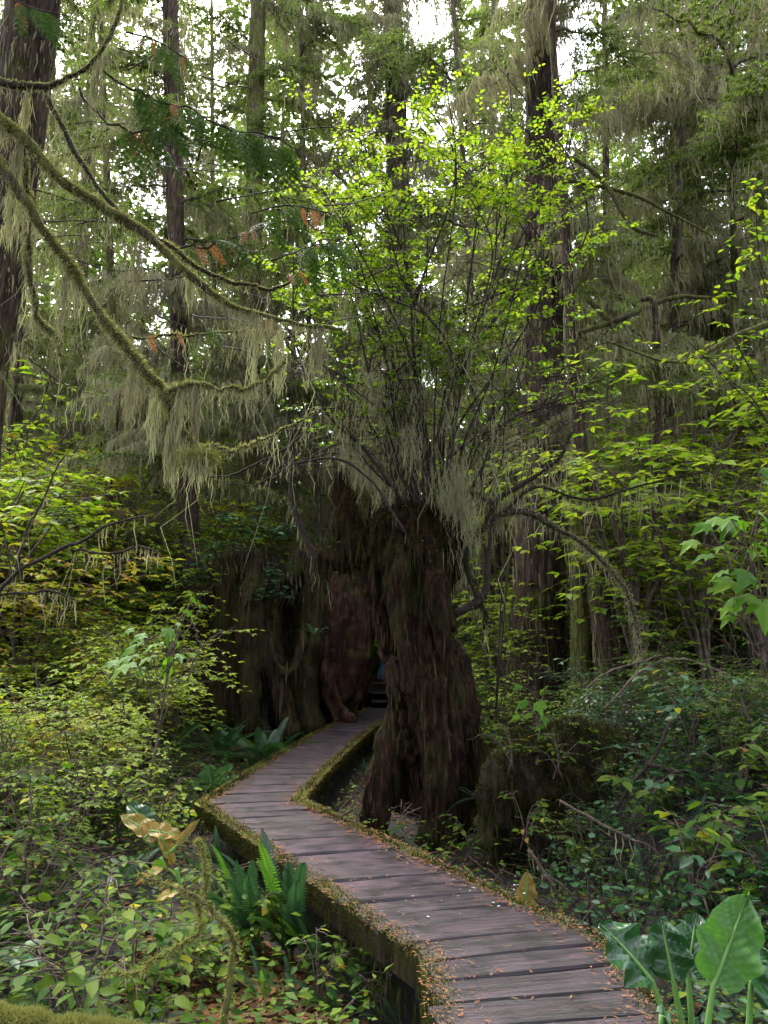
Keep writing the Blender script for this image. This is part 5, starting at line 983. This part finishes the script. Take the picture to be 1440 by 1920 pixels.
twiggy('fallen_branch', 'tangle of thin dead sticks at the foot of the right bank', 'branch', [[(1050, 1500, 4), (1180, 1560, 4), (1260, 1600, 4), (1320, 1720, 3)], [(1260, 1600, 4), (1310, 1580, 3)], [(990, 1590, 5), (1040, 1680, 5), (1090, 1770, 4)], [(1020, 1640, 4), (1090, 1700, 4), (1150, 1760, 3)], [(1080, 1700, 4), (1050, 1760, 4)], [(1240, 1640, 6), (1236, 1740, 6)]], 6.0, 'twig', 60, 20)
twiggy('fallen_branch', 'long arching twigs above the salal on the right bank', 'branch', [[(1130, 1330, 4), (1200, 1255, 4), (1290, 1240, 4), (1420, 1290, 3)], [(1100, 1290, 3), (1160, 1250, 3), (1240, 1230, 2)]], 8.6, 'twig')
twiggy('bare_branch', 'dark bare branch with moss clumps crossing the bright left thicket', 'branch', [[(-60, 1150, 7), (0, 1110, 7), (40, 1065, 6), (110, 1030, 6), (170, 1005, 5), (200, 985, 4), (270, 970, 3)], [(130, 1030, 4), (200, 1032, 4), (250, 1022, 3), (305, 1032, 2)], [(0, 1115, 5), (60, 1110, 4), (115, 1107, 4), (160, 1120, 2)], [(30, 1075, 4), (50, 1000, 4), (80, 930, 3), (120, 850, 2)]], 6.2, 'dark_twig', 80, 50)
twiggy('bare_branch', 'thin twiggy branch hanging in front of the hollow stump at left', 'branch', [[(350, 1275, 2.5), (375, 1215, 2.5), (410, 1185, 2)], [(375, 1215, 2), (355, 1180, 2)], [(300, 1275, 2), (325, 1230, 2), (360, 1222, 2)]], 7.4, 'twig')
twiggy('bare_branch', 'long curved bare twigs over the arch left of the tall stump', 'branch', [[(760, 1000, 5), (700, 900, 4), (640, 855, 4), (560, 860, 3), (480, 905, 2)], [(600, 770, 3), (540, 830, 3), (440, 880, 3), (380, 890, 2)], [(520, 600, 3), (600, 680, 3), (700, 760, 2)]], 8.4, 'dark_twig', 40, 60)
twiggy('bare_branch', 'mossy lichened branch drooping beyond the brown trunk at right', 'branch', [[(1480, 590, 8), (1370, 635, 6), (1340, 650, 5), (1290, 680, 4), (1220, 675, 3), (1130, 640, 2)], [(1370, 635, 5), (1330, 690, 3)]], 10, 'bark_mossy', 400, 260)
twiggy('bare_branch', 'thick lichen bearded bough descending at upper right', 'branch', [[(1020, 270, 4), (1120, 330, 5), (1180, 420, 5), (1230, 440, 3)], [(1020, 330, 4), (1180, 360, 4), (1260, 400, 3), (1340, 440, 2)], [(1080, 625, 6), (1160, 600, 6), (1260, 560, 5), (1340, 560, 3)], [(1100, 560, 6), (1150, 610, 6), (1180, 690, 4)]], 12.5, 'bark_mossy', 900, 420)

# litter and low green cover on the ground, uncountable
def cover():
    n = 34000; x = np.concatenate([U(-7, 7, n - 9000), U(-1.6, .4, 9000)]); y = np.concatenate([np.sqrt(U(2.5**2, 15**2, n - 9000)), U(2.6, 5.5, 9000)]); d = pathdist(x, y); k = d > .55; x, y = x[k], y[k]; z = ground_z(x, y) + .015; m_ = len(x); az = U(0, 6.3, m_)
    b = MB(); b.inst(T_SIMPLE, np.stack([x, y, z], -1), orient(np.stack([np.cos(az), np.sin(az), U(-.3, .3, m_)], -1), np.array([0, 0, 1.]) + rng.normal(0, .3, (m_, 3))), U(.03, .10, m_)); o = link('leaf_litter', b.mesh('leaf_litter', 'litter'), kind='stuff'); o['label'] = 'brown fallen leaves and cedar scraps covering the forest floor'; o['category'] = 'leaf litter'
    n = 90000; x = U(-7, 7, n); y = 2.5 + 13 * rng.random(n) ** 1.6; d = pathdist(x, y); cl = fbm(np.stack([x*.8, y*.8, 0*x], -1), 3); k = (d > .62) & (rng.random(n) < .4 + cl * 1.1) & ~((np.abs(x - .7) < .9) & (np.abs(y - 9) < .9)); x, y = x[k], y[k]; z = ground_z(x, y) + np.minimum(rng.exponential(.10, len(x)), .4) + .02; m_ = len(x); az = U(0, 6.3, m_)
    b = MB(); b.inst(T_SIMPLE, np.stack([x, y, z], -1), orient(np.stack([np.cos(az), np.sin(az), U(-.2, .4, m_)], -1), np.array([0, 0, 1.]) + rng.normal(0, .35, (m_, 3))), U(.03, .085, m_)); o = link('ground_cover', b.mesh('ground_cover', 'green_leaf'), kind='stuff'); o['label'] = 'low green leaves carpeting the damp forest floor'; o['category'] = 'ground cover'
    n = 7500; x = U(1.3, 5.2, n); y = U(3.9, 8.6, n); k = (pathdist(x, y) > .6) & ~((np.abs(x - .8) < .75) & (np.abs(y - 8.8) < .8)); x, y = x[k], y[k]; z = ground_z(x, y) + np.minimum(rng.exponential(.13, len(x)), .5) + .01; m_ = len(x); az = U(0, 6.3, m_)
    b = MB(); b.inst(T_BROAD, np.stack([x, y, z], -1), orient(np.stack([np.cos(az), np.sin(az), U(-.3, .4, m_)], -1), np.array([0, 0, 1.]) + rng.normal(0, .4, (m_, 3))), U(.03, .085, m_)); o = link('ground_cover', b.mesh('ground_cover', 'bluegreen_leaf'), kind='stuff'); o['label'] = 'dark leafy tangle covering the floor of the right bank'; o['category'] = 'ground cover'
    b = MB()
    for _ in range(420):
        a, c = U(1.4, 4.6), U(4.3, 8.6)
        if pathdist(np.array([a]), np.array([c]))[0] < .75: continue
        az = U(0, 6.3); l = U(.2, .7); z0 = gz(a, c); b.tube(crom([[a, c, z0], [a + math.cos(az)*l*.5, c + math.sin(az)*l*.5, z0 + U(.12, .5)], [a + math.cos(az)*l, c + math.sin(az)*l, z0 + U(-.05, .45)]], 6), np.linspace(.006, .002, 6), 3)
    o = link('twig_tangle', b.mesh('twig_tangle', 'dark_twig'), kind='stuff'); o['label'] = 'tangle of thin dead stems over the right bank'; o['category'] = 'twigs'
    n = 1500; x = U(-5, 6, n); y = np.sqrt(U(2.5**2, 12**2, n)); k = pathdist(x, y) > .6; x, y = x[k], y[k]; b = MB()
    for a, c in zip(x, y):
        az = U(0, 6.3); l = U(.08, .45); z0 = gz(a, c); b.tube([[a, c, z0 + .02], [a + math.cos(az)*l, c + math.sin(az)*l, z0 + U(.02, .2)]], U(.003, .009), 3)
    o = link('twig_litter', b.mesh('twig_litter', 'twig'), kind='stuff'); o['label'] = 'small dead twigs strewn over the forest floor'; o['category'] = 'twigs'
cover()

# ------------------------------------------------------------------ the walker on the far raised boardwalk (only the legs show in the gap)
def person():
    fx = P(717, 1278, 22)[0]; t = thing('person', 'person in dark blue trousers and boots walking on the far raised boardwalk', 'person', (fx, 22, FAR_Z))
    def skin(name, verts, edges_, rad, mat, lv=2):
        me = bpy.data.meshes.new(name); me.from_pydata(verts, edges_, []); o = bpy.data.objects.new(name, me); C.link(o); md = o.modifiers.new('s', 'SKIN'); 
        for v, r in zip(me.skin_vertices[0].data, rad): v.radius = (r, r) if not isinstance(r, tuple) else r
        me.skin_vertices[0].data[0].use_root = True; sb_ = o.modifiers.new('u', 'SUBSURF'); sb_.levels = lv; sb_.render_levels = lv
        dg = bpy.context.evaluated_depsgraph_get(); m2 = bpy.data.meshes.new_from_object(o.evaluated_get(dg)); bpy.data.objects.remove(o); m2.materials.clear(); m2.materials.append(M[mat]); m2.polygons.foreach_set('use_smooth', [True]*len(m2.polygons)); p_ = bpy.data.objects.new(name, m2); C.link(p_); p_.parent = t; return p_
    skin('body', [(0, 0, .92), (.01, 0, 1.15), (.02, 0, 1.38), (.03, 0, 1.50), (.05, 0, 1.58), (.06, 0, 1.68), (.03, -.17, 1.40), (.02, -.24, 1.14), (.14, -.24, .93), (.17, -.23, .85), (.03, .17, 1.40), (-.02, .23, 1.14), (-.04, .24, .90), (-.02, .24, .82), (0, -.09, .88), (.05, -.10, .48), (-.04, -.10, .12), (0, .09, .88), (.02, .10, .48), (-.12, .10, .13)],
         [(0, 1), (1, 2), (2, 3), (3, 4), (4, 5), (2, 6), (6, 7), (7, 8), (8, 9), (2, 10), (10, 11), (11, 12), (12, 13), (0, 14), (14, 15), (15, 16), (0, 17), (17, 18), (18, 19)],
         [(.12, .16), (.11, .15), (.12, .17), .06, .06, .09, .055, .045, .035, .03, .055, .045, .035, .03, .085, .06, .042, .085, .06, .042], 'skin')
    skin('trousers', [(0, 0, .98), (0, -.09, .88), (.05, -.10, .48), (-.03, -.10, .14), (0, .09, .88), (.02, .10, .48), (-.11, .10, .15)], [(0, 1), (1, 2), (2, 3), (0, 4), (4, 5), (5, 6)], [(.135, .17), .105, .082, .068, .105, .082, .068], 'jeans')
    skin('jacket', [(0, 0, .95), (.01, 0, 1.15), (.02, 0, 1.40), (.03, 0, 1.49), (.03, -.18, 1.40), (.02, -.25, 1.14), (.13, -.245, .95), (.03, .18, 1.40), (-.02, .24, 1.14), (-.04, .25, .92)], [(0, 1), (1, 2), (2, 3), (2, 4), (4, 5), (5, 6), (2, 7), (7, 8), (8, 9)], [(.145, .185), (.14, .18), (.14, .2), .075, .075, .062, .05, .075, .062, .05], 'jacket')
    for x0, y0 in ((-.04, -.10), (-.12, .10)): skin('boot', [(x0, y0, .17), (x0, y0, .06), (x0 + .10, y0, .045), (x0 + .19, y0, .035)], [(0, 1), (1, 2), (2, 3)], [.055, .06, .05, .035], 'boot')
    skin('hair', [(.035, 0, 1.70), (.02, 0, 1.74), (0, 0, 1.66)], [(0, 1), (0, 2)], [.095, .08, .07], 'hair'); skin('nose', [(.15, 0, 1.665), (.165, 0, 1.645)], [(0, 1)], [.012, .015], 'skin', 1)
person()
